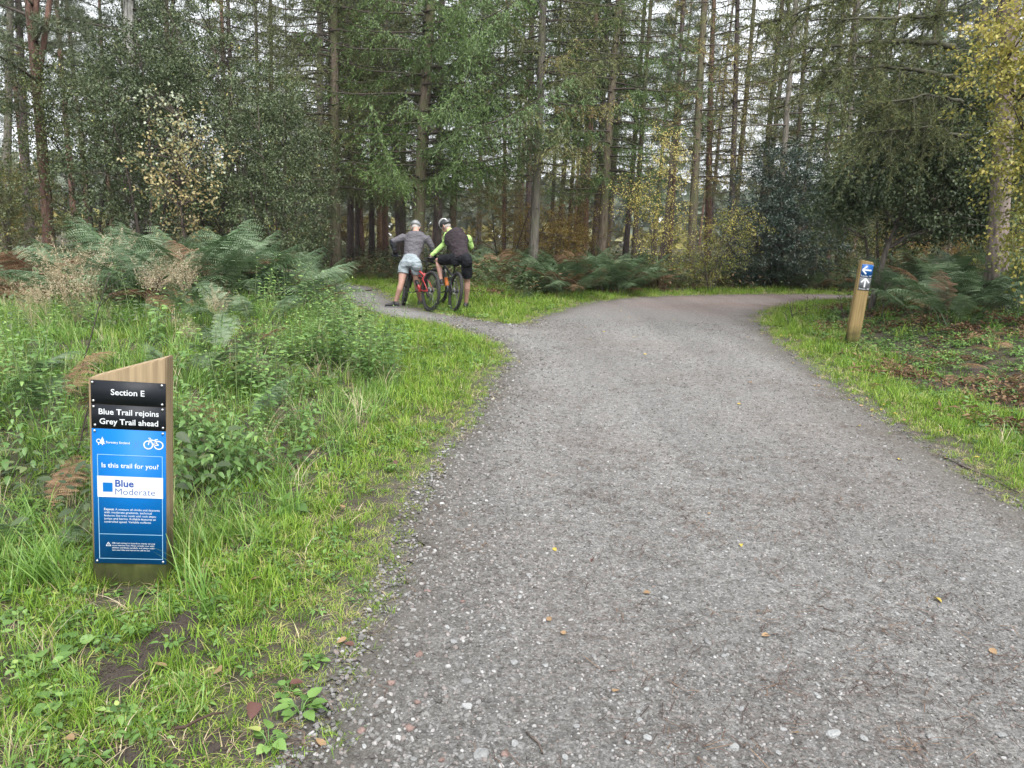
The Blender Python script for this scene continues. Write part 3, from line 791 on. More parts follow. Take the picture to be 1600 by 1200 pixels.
# behind the riders: brown yellow birch scrub
def aut_t(c, rng): return np.clip(0.45 + rng.normal(0, .2, len(c)), 0, 1)
scr = broadleaf(420, 3.4, [(0, 0, 1.7, 1.7, .9, 1.5), (1.2, .2, 1.3, 1.3, .8, 1.1)], 800, 17, .045, M_AUTUMN, stems=6, trunk_r=.03, tintfn=aut_t, spread=.8)
for lab, u, y, rz, sc in (('brown and yellow birch scrub behind the rider in the black vest', 790, 22.5, 0, 1.0), ('sparse yellow brown scrub between the grey trunk and the yellow birches', 905, 25, 2, 0.95), ('brown scrub among the trunks behind the waymark post', 1400, 22, 1, .9), ('yellow green scrub in the gap left of the riders', 560, 34, 3, 1.0), ('yellow scrub in the clearing at the left edge', 40, 33, 3, 1.25), ('brown scrub at the left end of the side trail', 470, 24, 4, .6), ('dull scrub behind the right bank below the dark crown', 1490, 20, 5, .85)):
    broad_tree('birch_scrub', lab, 'shrub', xat(u, y), y, scr, rz, sc, G_)

# yellow birches at the bend
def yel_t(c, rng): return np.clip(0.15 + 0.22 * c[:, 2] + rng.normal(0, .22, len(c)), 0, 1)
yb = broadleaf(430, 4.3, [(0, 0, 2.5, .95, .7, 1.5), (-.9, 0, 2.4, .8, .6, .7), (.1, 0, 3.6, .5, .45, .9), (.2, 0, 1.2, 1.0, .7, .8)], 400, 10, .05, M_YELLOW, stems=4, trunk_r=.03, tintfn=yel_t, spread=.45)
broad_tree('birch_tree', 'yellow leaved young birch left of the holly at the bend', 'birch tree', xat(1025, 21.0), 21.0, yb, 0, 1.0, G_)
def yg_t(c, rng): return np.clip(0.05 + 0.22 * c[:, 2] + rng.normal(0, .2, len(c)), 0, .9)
yg = broadleaf(431, 2.6, [(0, 0, 1.2, 1.1, .7, 1.0), (.6, 0, 1.8, .8, .6, .5), (-.4, 0, .7, .9, .6, .6)], 380, 12, .045, M_YELLOW, stems=5, trunk_r=.02, tintfn=yg_t, spread=.5)
broad_tree('birch_tree', 'low olive and yellow birch bush touching the left side of the holly', 'birch tree', xat(1110, 20.3), 20.3, yg, 0, 1.0, G_)
# holly
hol = broadleaf(440, 4.4, [(0, 0, 2.2, 1.75, 1.4, 2.1), (-.6, 0, 1.4, 1.5, 1.3, 1.3), (.7, 0, 1.6, 1.4, 1.3, 1.5), (0.1, 0, 3.5, 1.0, .9, .9)], 1600, 26, .056, M_HOLLY, stems=3, trunk_r=.06, spread=.4, shell=.33)
broad_tree('holly_bush', 'big dark blue green holly bush beyond the bend of the trail', 'holly bush', xat(1208, 22.0), 22.0, hol, 0, .97, G_)
# leafy undergrowth trees right of the holly
for lab, u, y, parts, rz, sc in (('olive leafy tree between the holly and the dark leaning crown', 1310, 23.5, th_b, 1.2, .9), ('olive leafy tree standing close behind the dark leaning crown', 1375, 17.0, th_b, 2.2, .95), ('dim leafy tree behind the right bank under the dark crown', 1560, 21.0, th_b, 3.9, 1.0), ('dark leafy tree at the right edge behind the thick grey trunk', 1650, 16.0, th_a, 3.9, 1.1)):
    broad_tree('thicket_tree', lab, 'tree', xat(u, y), y, parts, rz, sc, G_)

# the dark leaning broadleaf behind the waymark post
y0 = 13.5; xb = xat(1356, y0)
def rel(u, v): q = P(u, v, y0); return q[0] - xb, q[2] - gz1(xb, y0)
bl = []
for u, v, rx, rz_ in ((1420, 200, .8, .85), (1360, 290, .75, .45), (1450, 280, 1.0, .55), (1530, 230, .9, .9), (1390, 150, .45, .45), (1500, 140, .8, .7), (1428, 340, .30, .18), (1500, 345, .30, .30), (1560, 310, .6, .5), (1462, 352, .28, .26), (1545, 352, .32, .26), (1330, 322, .45, .3)):
    a, b = rel(u, v); bl.append((a, 0.1, b, rx, .8, rz_))
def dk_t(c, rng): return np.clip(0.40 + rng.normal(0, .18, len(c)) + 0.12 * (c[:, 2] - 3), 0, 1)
dk = broadleaf(450, 4.6, bl, 1500, 24, .068, M_DARK, stems=1, bark=B_DULL, trunk_r=.075, tintfn=dk_t, stem_top=3.6, hang=.15)
t = broad_tree('dark_leafy_tree', 'dark leaved tree leaning over the right bank behind the waymark post', 'tree', xb, y0, dk, 0, 1, G_)

# thick grey-red trunk on the right with long bare limbs
y0 = 12.0; x, lean, r = placed(1552, 1566, y0, 30)
t = thing('pine_tree', 'thick rough barked pine on the right bank behind the yellow birch', 'pine tree', (x, y0, gz1(x, y0)), (0, math.atan(lean), 0), G_)
B_BIG = barkmat('rough_grey_bark', (0.05, 0.040, 0.036), (0.175, 0.137, 0.122), (0.10, 0.10, 0.055), .25, 0.8)
link('trunk', trunk_mesh(77, 16, r, B_BIG, 0.05, 16)[0], t)
wood, nd = MB(), MB(); rng = np.random.default_rng(78)
for (ua, va), (ub, vb), (uc, vc), rad in (((1545, 60), (1440, 35), (1312, 24), .05), ((1545, 110), (1450, 78), (1340, 62), .042), ((1548, 150), (1500, 128), (1430, 125), .03), ((1545, 205), (1490, 180), (1400, 170), .03), ((1545, -30), (1420, -50), (1250, -20), .05), ((1545, -90), (1400, -120), (1280, -110), .05), ((1550, 10), (1480, 0), (1380, -15), .04)):
    q = [P(u, v, y0 + dy) - np.array([x, y0, gz1(x, y0)]) for (u, v), dy in (((ua, va), 0), ((ub, vb), -.5), ((uc, vc), -1.0))]
    pts = catmull(q, 6) + rng.normal(0, .015, (13, 3)); tube(wood, pts, np.linspace(rad, .012, 13), 6)
    for k in range(84):
        s = rng.uniform(1.5, 12); i0 = int(min(s, 11)); b = pts[i0] + (pts[i0 + 1] - pts[i0]) * (s - i0)
        d = unit(np.array([-.6 + rng.normal(0, .5), rng.normal(0, .8), rng.normal(-.25, .45)])); L = rng.uniform(.3, 1.0)
        tt = np.linspace(0, 1, 4)[:, None]; tube(wood, b + d * tt * L + np.array([0, 0, -.18]) * tt * tt * L, np.linspace(.007, .002, 4), 3, cap=False)
        nt = rng.integers(20, 60); ss = rng.uniform(.2, 1, nt)[:, None]
        leaves(nd, b + d * ss * L + np.array([0, 0, -.18]) * ss * ss * L, d + rng.normal(0, .7, (nt, 3)), rng.normal(0, 1, (nt, 3)), rng.uniform(.05, .09, nt), .010, np.clip(rng.normal(.45, .2, nt), 0, 1), .1, .1)
o = link('limb', wood.mesh('limb', B_MOSSTWIG, True), t)
o = link('crown', nd.mesh('crown', M_LARCH), t); o['kind'] = 'stuff'
w2, n2 = LARCH[0]
for nm, me in (('limbs', w2), ('crown', n2)):
    o = link(nm, me, t, (0, 0, 2.6), (0, 0, 1)); o['kind'] = 'stuff'

# yellow birch at the right edge of the view
y0 = 9.6; xb = xat(1640, y0); bl = []
for u, v, rx, rz_ in ((1580, 60, .45, .5), (1570, 150, .55, .5), (1600, 230, .55, .5), (1560, 240, .35, .3), (1600, 330, .45, .45), (1590, 400, .35, .3), (1650, 0, .7, .7), (1660, 160, .7, .8), (1680, 320, .6, .7), (1540, 110, .25, .2)):
    q = P(u, v, y0); bl.append((q[0] - xb, 0, q[2] - gz1(xb, y0), rx, .6, rz_))
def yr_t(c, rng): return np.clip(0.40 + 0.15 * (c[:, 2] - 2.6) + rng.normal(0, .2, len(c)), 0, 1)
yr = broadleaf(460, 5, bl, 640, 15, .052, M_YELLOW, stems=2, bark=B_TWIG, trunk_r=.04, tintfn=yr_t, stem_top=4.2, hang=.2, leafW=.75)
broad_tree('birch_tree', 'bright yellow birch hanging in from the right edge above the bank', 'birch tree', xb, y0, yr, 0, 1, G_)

# ------------------------------------------------------------------ damp air between the trunks
bm = bmesh.new(); bmesh.ops.create_cube(bm, size=1)
for v in bm.verts: v.co = (v.co.x * 700, v.co.y * 700, v.co.z * 24 + 10.5)
hm = bpy.data.meshes.new('haze'); bm.to_mesh(hm); bm.free()
m = bpy.data.materials.new('haze'); m.use_nodes = True; nn = m.node_tree.nodes; nn.clear()
o_ = nn.new('ShaderNodeOutputMaterial'); pv = nn.new('ShaderNodeVolumePrincipled'); pv.inputs['Density'].default_value = HAZE; pv.inputs['Color'].default_value = (.9, .93, .95, 1)
m.node_tree.links.new(pv.outputs[0], o_.inputs['Volume']); hm.materials.append(m)
tag(link('haze', hm), 'thin damp haze between the far trunks', None, None, 'stuff')
# ------------------------------------------------------------------ small plants: materials
M_GRASS = leafmat('verge_grass', [(0.055, 0.110, 0.012), (0.145, 0.265, 0.026), (0.25, 0.36, 0.055), (0.43, 0.41, 0.16)], [0.05, 0.45, 0.8, 1.0], 0.5, 0.25, 0.35, 0.5)
M_LONG = leafmat('long_grass', [(0.045, 0.10, 0.015), (0.118, 0.24, 0.036), (0.215, 0.345, 0.09), (0.42, 0.39, 0.18)], [0.05, 0.45, 0.8, 1.0], 0.42, 0.35, 0.35, 0.4)
M_STRAW = leafmat('dry_straw', [(0.25, 0.19, 0.11), (0.46, 0.38, 0.25), (0.62, 0.54, 0.40)], [0.1, 0.5, 0.95], 0.6, 0.3, 0.3, 0.3)
M_NETTLE = leafmat('nettle_leaves', [(0.035, 0.08, 0.020), (0.078, 0.155, 0.040), (0.14, 0.24, 0.070), (0.24, 0.36, 0.08)], [0.05, 0.45, 0.8, 1.0], 0.45, 0.4, 0.25, 0.35)
M_WEED = leafmat('weed_leaves', [(0.04, 0.085, 0.020), (0.085, 0.165, 0.036), (0.16, 0.27, 0.07), (0.34, 0.38, 0.12)], [0.05, 0.45, 0.85, 1.0], 0.45, 0.4, 0.25, 0.5)
M_BRACKEN = leafmat('bracken_fronds', [(0.032, 0.066, 0.025), (0.080, 0.134, 0.058), (0.175, 0.235, 0.14)], [0.05, 0.5, 0.95], 0.45, 0.6, 0.25, 0.5)
M_RUST = leafmat('rusty_bracken', [(0.075, 0.044, 0.028), (0.16, 0.095, 0.055), (0.26, 0.175, 0.10)], [0.05, 0.5, 0.95], 0.7, 0.25, 0.25, 0.6)
M_LITTER = leafmat('needle_litter', [(0.03, 0.02, 0.016), (0.07, 0.042, 0.032), (0.16, 0.105, 0.068)], [0.1, 0.6, 1.0], 0.8, 0.2, 0.0, 0.7)
M_STEM = plain('green_stem', (0.10, 0.14, 0.05), 0.6, var=.3)
M_DEAD = plain('dead_stem', (0.035, 0.026, 0.022), 0.85, var=.3)

def grass_tuft(seed, nb, h, spread, w, mat, lean=0.5, seg=3, tmu=0.5, tsd=0.17):
    rng = np.random.default_rng(seed); mb = MB()
    for k in range(nb):
        a = rng.uniform(0, 2 * PI); r = spread * rng.random() ** .6
        L = h * rng.uniform(0.5, 1.15); ln = lean * rng.uniform(.2, 1.2); b = rng.uniform(0, 2 * PI)
        d = np.array([math.cos(b), math.sin(b), 0]); s = np.array([-d[1], d[0], 0])
        t = np.linspace(0, 1, seg + 1)
        c = np.array([r * math.cos(a), r * math.sin(a), -0.01]) + d * (L * ln * t ** 1.8)[:, None] + np.array([0, 0, 1]) * (L * (t - 0.38 * ln * t ** 2.4))[:, None]
        ww = w * rng.uniform(.7, 1.2) * (1 - t ** 1.6)
        V = np.concatenate([c[:-1] - s * ww[:-1, None] / 2, c[:-1] + s * ww[:-1, None] / 2, c[-1:]])
        q = [[i, i + seg, i + seg + 1, i + 1] for i in range(seg - 1)]
        tv = np.clip(rng.normal(tmu, tsd) + 0.12 * t, 0, 1); tv = np.concatenate([tv[:-1], tv[:-1], tv[-1:]])
        b0 = mb.n; mb.add(V, np.array(q), tv); mb.f.append(np.array([[b0 + seg - 1, b0 + 2 * seg - 1, b0 + 2 * seg]]))
    return mb.mesh('grass_tuft', mat)
def rosette(seed, nl, L, mat, up=0.5, wide=0.75, tmu=.5, stalk=0.5):
    """low weed: rounded lobed leaves on short stalks"""
    rng = np.random.default_rng(seed); mb = MB()
    for k in range(nl):
        a = k * 2.4 + rng.normal(0, .3); d = np.array([math.cos(a), math.sin(a), 0]); l = L * rng.uniform(.7, 1.2)
        b = d * l * stalk * rng.uniform(.6, 1.4) + np.array([0, 0, l * up * rng.uniform(.5, 1.3)])
        add_leaf(mb, b, unit(d + np.array([0, 0, rng.normal(0, .25)])), unit(np.array([rng.normal(0, .25), rng.normal(0, .25), 1])), l, l * wide, np.clip(rng.normal(tmu, .13), 0, 1))
        w = np.array([-d[1], d[0], 0]) * .0012
        mb.add(np.array([-w, w, b]), [[0, 1, 2]], .5)
    return mb.mesh('weed', mat)
LEAF_OUT = np.array([(0, 0), (.12, .30), (.30, .46), (.40, .40), (.52, .44), (.62, .33), (.75, .29), (.85, .14), (1, 0)])
def add_leaf(mb, b, d, nn, L, W, tint, cup=0.12, droop=0.18):
    d = unit(d); s = unit(np.cross(d, nn)); nn = np.cross(s, d)
    x, y = LEAF_OUT[:, 0], LEAF_OUT[:, 1]
    mid = b + d * (x * L)[:, None] - nn * (droop * L * x ** 2)[:, None]
    up = nn * (cup * W * y * 2)[:, None]
    Lf = mid + s * (y * W)[:, None] + up; Rt = mid - s * (y * W)[:, None] + up
    k = len(x)
    V = np.concatenate([mid, Lf[1:-1], Rt[1:-1]])
    F3 = [[0, 1, k], [k - 1, k + k - 3, k - 2], [0, k + k - 2, 1], [k - 1, k - 2, 2 * k - 2 + k - 3]]
    F4 = []
    for i in range(1, k - 2):
        F4.append([i, i + 1, k + i, k + i - 1]); F4.append([i, k + k - 2 + i - 1, k + k - 2 + i, i + 1])
    b0 = mb.n; mb.add(V, np.array(F4), tint); mb.f.append(np.array(F3) + b0)

# ------------------------------------------------------------------ regions on the ground
BIG = np.array([[-14, 0.6], [12, 0.6], [12, 24], [-14, 24]])
inner = GP([(250, 1300), (300, 1120), (330, 1000), (400, 880), (480, 780), (545, 705), (605, 640), (632, 585), (575, 520), (540, 490), (505, 465)])
LONGZ = np.concatenate([inner, np.array([[-7.5, 17.0], [-12, 17], [-12, 0.6], [-1.6, 0.6]])])
soil_spots = [(G(180, 1070)[:2], .105), (G(205, 1045)[:2], .07), (G(270, 985)[:2], .085), (G(240, 1015)[:2], .06), (G(290, 965)[:2], .06), (G(200, 1190)[:2], .07), (G(330, 1160)[:2], .06), (G(300, 1010)[:2], .04)]
def off_soil(p, rng):
    k = np.ones(len(p), bool)
    for c, r in soil_spots:
        d = np.hypot(*(p - c).T); k &= rng.random(len(p)) < smoothstep(r * .6, r * 1.25, d)
    return k
post_c = [(-1.565, 2.87, .17), (4.8, 10.28, .16)]

# verge grass, short
rng = np.random.default_rng(31)
SHORT = [grass_tuft(500 + k, 16, (.055, .075, .05, .09, .04)[k], .05, .0042, M_GRASS, (1.1, .9, 1.5, .8, 1.6)[k], 3, (.5, .45, .62, .4, .72)[k], .23) for k in range(5)] + [grass_tuft(508, 12, .07, .06, .0038, M_STRAW, 1.9, 3, .35, .25)]
p = pts_in(BIG, 1250, rng, 2.6, .95)
d = gd_at(p)
edge = rng.random(len(p)) < np.where(d < 0, np.exp(d / 0.07) * .55, smoothstep(-.12, .16, d) * .95)
p = p[edge & (d > -0.3)]; d = gd_at(p)
inl = inpoly(p, LONGZ)
farv = smoothstep(1.9, 1.2, d + .35 * noise2(p[:, 0] * 1.2, p[:, 1] * 1.2))
tri = (p[:, 1] > 13.5) & (p[:, 0] > -3.6) & (p[:, 0] < 3.2)
farv = np.where(tri, 1.0, farv)
keep = rng.random(len(p)) < np.where(inl, np.where(p[:, 1] < 3.4, .85, .30), np.where(p[:, 0] > 2, smoothstep(1.25, .7, d + .4 * noise2(p[:, 0] * 1.6, p[:, 1] * 1.6, 8)) + .05, farv))
keep &= off_soil(p, rng)
keep &= rng.random(len(p)) < 0.80 + 0.45 * noise2(p[:, 0] * 5, p[:, 1] * 5, 2)
keep &= np.hypot((p[:, 0] + 1.55) * .8, p[:, 1] - 2.76) > .12
p = p[keep]; d = gd_at(p); dist = np.hypot(p[:, 0], p[:, 1])
N = len(p)
sc = rng.uniform(.7, 1.3, N) * (0.5 + 0.5 * smoothstep(0, .6, d)) * (1 + 0.10 * np.clip(dist - 3, 0, 12)) * (1 + .3 * noise2(p[:, 0] * 2.2, p[:, 1] * 2.2))
yellow = smoothstep(.55, 0, d)
idx = np.where(rng.random(N) < .25 + .5 * yellow, rng.choice([2, 4], N), rng.choice([0, 1, 3], N))
idx = np.where(rng.random(N) < .06 + .10 * yellow, 5, idx)
scatter('verge_grass', SHORT, np.c_[p, gz_at(p)], rng.uniform(0, 6.28, N), rng.normal(0, .12, (N, 2)), sc, idx, 'short green and yellowing grass along the trail')

# long grass on the left bank and tufts on the right
LONG = [grass_tuft(520 + k, 16, (.20, .27, .17, .34)[k], .06, .0058, M_LONG, (.9, .8, 1.1, .7)[k], 5, (.5, .45, .6, .55)[k]) for k in range(4)] + [grass_tuft(530, 13, .36, .06, .004, M_STRAW, 1.0, 5)]
p = pts_in(LONGZ, 170, rng, 3.2, .7)
d = gd_at(p); dens = 0.78 + .55 * noise2(p[:, 0] * 1.1, p[:, 1] * 1.1, 4)
dens = np.clip(dens - .1, .12, 1) * np.where(p[:, 1] < 2.6, .42, 1) * np.where(inpoly(p, GP([(285, 800), (300, 660), (380, 560), (470, 500), (530, 480), (590, 525), (640, 600), (600, 655), (520, 700), (420, 770), (330, 830)])), .62, 1)
near_post = np.hypot(p[:, 0] + 1.565, p[:, 1] - 2.70) < .28
keep = (d > .25) & ~inpoly(p, GP([(-80, 445), (140, 445), (150, 505), (-80, 520)])) & (rng.random(len(p)) < dens) & off_soil(p, rng) & ~near_post
p = p[keep]
p2 = pts_in(np.array([[2.8, 3], [12, 3], [12, 17], [2.8, 17]]), 14, rng, 4, .8); d2 = gd_at(p2)
p2 = p2[(d2 > .6) & (rng.random(len(p2)) < .22 + .4 * noise2(p2[:, 0] * 1.5, p2[:, 1] * 1.5, 8))]
p3 = pts_in(np.array([[-5, 15.5], [9, 15.5], [9, 25], [-5, 25]]), 10, rng, 6, .5); p3 = p3[(gd_at(p3) > .7)]
p = np.concatenate([p, p2, p3]); N = len(p); dist = np.hypot(p[:, 0], p[:, 1])
sc = rng.uniform(.6, 1.15, N) * np.where(p[:, 1] < 2.7, .62, 1) * np.where(p[:, 0] > 2, .7, 1) * (1 + .03 * np.clip(dist - 4, 0, 10))
idx = np.where(rng.random(N) < .07, 4, rng.integers(0, 4, N))
scatter('long_grass', LONG, np.c_[p, gz_at(p)], rng.uniform(0, 6.28, N), rng.normal(0, .15, (N, 2)), sc, idx, 'long bright green grass on the bank')

# low weeds, ground ivy and bramble carpets
WEED = [rosette(540 + k, (10, 13, 9, 12, 14)[k], (.020, .024, .028, .018, .024)[k], M_WEED, (.5, .8, .6, 1.2, 1.4)[k], (.8, .5, .42, .9, .6)[k], (.5, .42, .6, .5, .45)[k], .9) for k in range(5)]
p = pts_in(np.array([[-9, .6], [12, .6], [12, 19], [-9, 19]]), 260, rng, 2.8, .8); d = gd_at(p)
w = np.where(p[:, 0] > 2, smoothstep(.3, .9, d) * (.95 + .6 * noise2(p[:, 0] * 1.6, p[:, 1] * 1.6, 6)), smoothstep(.05, .5, d) * (.33 + .45 * noise2(p[:, 0] * 2.1, p[:, 1] * 2.1, 9)))
w = np.where((p[:, 0] < -1.0) & (p[:, 1] < 3.1), w + .30, w)
p = p[(rng.random(len(p)) < w) & off_soil(p, rng) & (np.hypot(p[:, 0] + 1.54, p[:, 1] - 2.74) > .12)]; N = len(p); dist = np.hypot(p[:, 0], p[:, 1])
scatter('ground_cover_weeds', WEED, np.c_[p, gz_at(p) + .005], rng.uniform(0, 6.28, N), rng.normal(0, .15, (N, 2)), rng.uniform(.7, 1.35, N) * (1 + .07 * np.clip(dist - 3, 0, 10)), rng.integers(0, 5, N), 'low creeping weeds between the grass')

# dead fern and leaf litter on the right bank and under the wood edge
LIT = []
for k in range(4):
    mb = MB(); r_ = np.random.default_rng(580 + k); K = 46
    bp = np.c_[r_.normal(0, .09, (K, 2)), r_.uniform(.0, .045, K)]
    leaves(mb, bp, np.c_[r_.normal(0, 1, (K, 2)), r_.normal(.1, .3, K)], np.c_[r_.normal(0, .5, (K, 2)), np.ones(K)], r_.uniform(.03, .07, K), r_.uniform(.006, .03, K), np.clip(r_.normal(.45, .25, K), 0, 1), .2, .2)
    LIT.append(mb.mesh('litter', M_RUST))
p = pts_in(np.array([[2.6, 2], [13, 2], [13, 18], [2.6, 18]]), 60, rng, 4, .6); d = gd_at(p)
p = p[(d > .5) & (rng.random(len(p)) < smoothstep(.5, 1.1, d) * (.26 + .55 * noise2(p[:, 0] * 1.3, p[:, 1] * 1.3, 12)))]
q = pts_in(np.array([[-14, 15], [14, 15], [16, 30], [-16, 30]]), 12, rng, 18, .6); q = q[gd_at(q) > 1.0]
p = np.concatenate([p, q]); N = len(p)
scatter('leaf_litter', LIT, np.c_[p, gz_at(p) + .005], rng.uniform(0, 6.28, N), rng.normal(0, .15, (N, 2)), rng.uniform(.8, 1.5, N), rng.integers(0, 4, N), 'dead brown fern and leaf litter')

# bramble and fern litter under the wood
M_BRAM = leafmat('bramble_leaves', [(0.03, 0.05, 0.02), (0.06, 0.09, 0.035), (0.11, 0.14, 0.05), (0.26, 0.2, 0.06)], [0.1, 0.5, 0.85, 1.0], 0.5, 0.35, 0.2, 0.5)
BRAM = [rosette(560 + k, 40, (.05, .06, .048)[k], M_BRAM, (4.2, 5.4, 6.2)[k], .62, (.38, .45, .55)[k], 4.0) for k in range(3)] + [rosette(565, 40, .06, M_RUST, 4.0, .35, .5, 4.0)]
p = pts_in(np.array([[-14, 16.0], [14, 16.0], [16, 32], [-16, 32]]), 9, rng, 20, .6); d = gd_at(p)
p = p[(d > 1.2) & (rng.random(len(p)) < .6 + .5 * noise2(p[:, 0], p[:, 1], 1))]
q = pts_in(np.array([[-14, 30], [16, 30], [22, 55], [-20, 55]]), 3, rng, 40, 1)
q2 = pts_in(LONGZ, 5, rng, 5, .5); q2 = q2[(gd_at(q2) > .9) & (np.hypot(q2[:, 0] + 1.5, q2[:, 1] - 2.6) > .8) & (q2[:, 1] > 3.2) & (rng.random(len(q2)) < .35 + .5 * noise2(q2[:, 0] * 1.3, q2[:, 1] * 1.3, 15))]
nq = len(q2)
p = np.concatenate([p, q, q2]); N = len(p)
scatter('bramble_undergrowth', BRAM, np.c_[p, gz_at(p)], rng.uniform(0, 6.28, N), rng.normal(0, .12, (N, 2)), np.r_[rng.uniform(.9, 2.0, N - nq), rng.uniform(.7, 1.3, nq)], np.where((rng.random(N) < .28) & (np.arange(N) < N - nq), 3, rng.integers(0, 3, N)), 'brambles and dying fern litter under the trees')

# fallen needles and twigs
NEED = []
for k in range(4):
    mb = MB(); r_ = np.random.default_rng(570 + k)
    for q in range(9):
        a = r_.uniform(0, PI); c = np.array([*r_.normal(0, .045, 2), .004 + .004 * r_.random()]); L = r_.uniform(.008, .030)
        dd = np.array([math.cos(a), math.sin(a), 0]) * L; s = np.array([-math.sin(a), math.cos(a), 0]) * .0009
        mb.add([c - dd - s, c - dd + s, c + dd + s + np.array([0, 0, .003]), c + dd - s + np.array([0, 0, .003])], [[0, 1, 2, 3]], np.clip(r_.normal(.5, .25), 0, 1))
    NEED.append(mb.mesh('needles', M_LITTER))
p = pts_in(np.array([[-1, .6], [7, .6], [7, 14], [-1, 14]]), 130, rng, 2.6, .7); d = gd_at(p)
p = p[(d < .25) & (rng.random(len(p)) < np.clip(.22 + .6 * noise2(p[:, 0] * 1.4, p[:, 1] * 1.4, 2) + .2 * (p[:, 0] > .3), 0.04, 1))]; N = len(p)
scatter('needle_litter', NEED, np.c_[p, np.full(N, .004)], rng.uniform(0, 6.28, N), np.zeros((N, 2)), rng.uniform(.8, 1.6, N), rng.integers(0, 4, N), 'brown pine needles and bits of twig lying on the gravel')

# loose gravel
def stone_mesh(seed, mat, flat=.55, name='stone'):
    r_ = np.random.default_rng(seed); bm = bmesh.new(); bmesh.ops.create_icosphere(bm, subdivisions=2, radius=1)
    ax = r_.uniform(.65, 1.0, 3) * np.array([1, .8, flat]); ph = r_.uniform(0, 6, 3)
    pl = unit(r_.normal(0, 1, (7, 3)))
    for v in bm.verts:
        c = np.array(v.co)
        for q in pl:
            e = c @ q - .72
            if e > 0: c = c - q * e
        v.co = c * ax * (1 + .06 * math.sin(c[0] * 5 + ph[0]) + .05 * math.sin(c[1] * 7 + ph[1]))
    me = bpy.data.meshes.new(name); bm.to_mesh(me); bm.free(); me.materials.append(mat)
    return me
def stonemat(name, cols, pos):
    m, n, l, bs, out = newmat(name); oi = n.new('ShaderNodeObjectInfo')
    r = ramp(n, cols, pos); l.new(oi.outputs['Random'], r.inputs[0])
    t = noise(n, l, 2.2, 5); l.new(mixrgb(n, l, .55, r.outputs[0], mixrgb(n, l, 1.0, r.outputs[0], t.outputs[0], 'MULTIPLY')), bs.inputs['Base Color'])
    bs.inputs['Roughness'].default_value = .8; bs.inputs['Specular IOR Level'].default_value = .35
    bump(n, l, t.outputs[0], .1, .35, bs)
    return m
M_GRIT = stonemat('grit', [(.075, .07, .065), (.15, .145, .138), (.27, .268, .264), (.19, .155, .14), (.42, .42, .417)], [0, .4, .72, .86, 1])
M_STONE = stonemat('pale_stone', [(.18, .18, .177), (.25, .254, .256), (.33, .338, .338)], [0, .5, 1])
M_PINK = stonemat('pink_stone', [(.17, .115, .10), (.24, .165, .145)], [0, 1])
GRIT = [stone_mesh(600 + k, M_GRIT, .6) for k in range(5)]
p = pts_in(np.array([[-1.5, .8], [6, .8], [6, 13], [-1.5, 13]]), 4200, rng, 2.2, 1.35); d = gd_at(p)
p = p[(d < .12) & (rng.random(len(p)) < .75 + .4 * noise2(p[:, 0] * 3, p[:, 1] * 3, 7))]; N = len(p); dist = np.hypot(p[:, 0], p[:, 1])
lo_ = 1 + .5 * smoothstep(-.9, -.1, gd_at(p)) * (p[:, 0] < 1)
sz = lo_ * (.0034 + .0065 * rng.random(N) ** 2.4 + .0005 * dist)
scatter('loose_gravel', GRIT, np.c_[p, .003 + sz * .18], rng.uniform(0, 6.28, N), rng.normal(0, .25, (N, 2)), sz, rng.integers(0, 5, N), 'grit and small gravel pressed into the trail')

CRUMB = [stone_mesh(612 + k, plain('soil_crumb', (.030, .022, .017), .95, var=.4, scale=3), .7, 'crumb') for k in range(3)]
pc_ = np.concatenate([np.array(c) + rng.normal(0, r * .55, (int(9000 * r), 2)) for c, r in soil_spots]); pc_ = pc_[gd_at(pc_) > .05]; N = len(pc_)
scatter('soil_crumbs', CRUMB, np.c_[pc_, gz_at(pc_) + .002], rng.uniform(0, 6.28, N), rng.normal(0, .3, (N, 2)), .003 + .009 * rng.random(N) ** 2, rng.integers(0, 3, N), 'dark crumbs of bare soil in the grass')

# single stones one can pick out
STONES = [stone_mesh(620 + k, M_STONE, .42) for k in range(6)]; PINKS = [stone_mesh(640 + k, M_PINK, .5) for k in range(2)]
def where_on_path(x, y):
    u, v, _ = proj((x, y, 0)); 
    row = 'near the camera' if v > 1000 else ('in the middle distance' if v > 850 else 'further up')
    colm = 'on the left side of the gravel' if u < 800 else ('along the middle of the gravel' if u < 1200 else 'on the right side of the gravel')
    return colm + ' ' + row
spots = [(390, 802, .030), (610, 713, .026), (755, 727, .024), (328, 615, .027), (605, 577, .017), (724, 620, .017), (640, 376, .012), (455, 1148, .042), (612, 1097, .030), (388, 918, .03), (848, 1158, .024), (903, 1012, .020), (1075, 318, .020), (1318, 408, .026), (1094, 990, .019), (1198, 985, .022), (1235, 1066, .028), (362, 1160, .02), (560, 550, .017), (437, 212, .02), (560, 225, .02), (825, 275, .016), (1145, 508, .016), (140, 1168, .02)]
spots = [(600 + a / 3, 800 + b / 3, s) for a, b, s in spots] + [(1100 + a / 3, 800 + b / 3, s) for a, b, s in ((1050, 517, .026), (1210, 320, .024), (1250, 252, .018), (185, 328, .02), (368, 358, .022), (860, 428, .024), (600, 1050, .035), (140, 1110, .030), (1460, 935, .024), (1068, 1068, .026), (170, 930, .028), (1060, 770, .026), (20, 618, .024), (640, 520, .02), (1395, 1055, .034), (750, 1070, .026))]
k = 0
def put_stone(x, y, s, me, lab, grp):
    global k
    o = link('stone', me, None, (x, y, .004 + s * .10), (rng.normal(0, .12), rng.normal(0, .12), rng.uniform(0, 6.28)), s * .8)
    tag(o, lab, 'stone', grp); k += 1
for u, v, s in spots:
    x, y = G(u, v)[:2]; put_stone(x, y, s, STONES[k % 6], 'large pale stone ' + where_on_path(x, y), 'pale stones in the gravel')
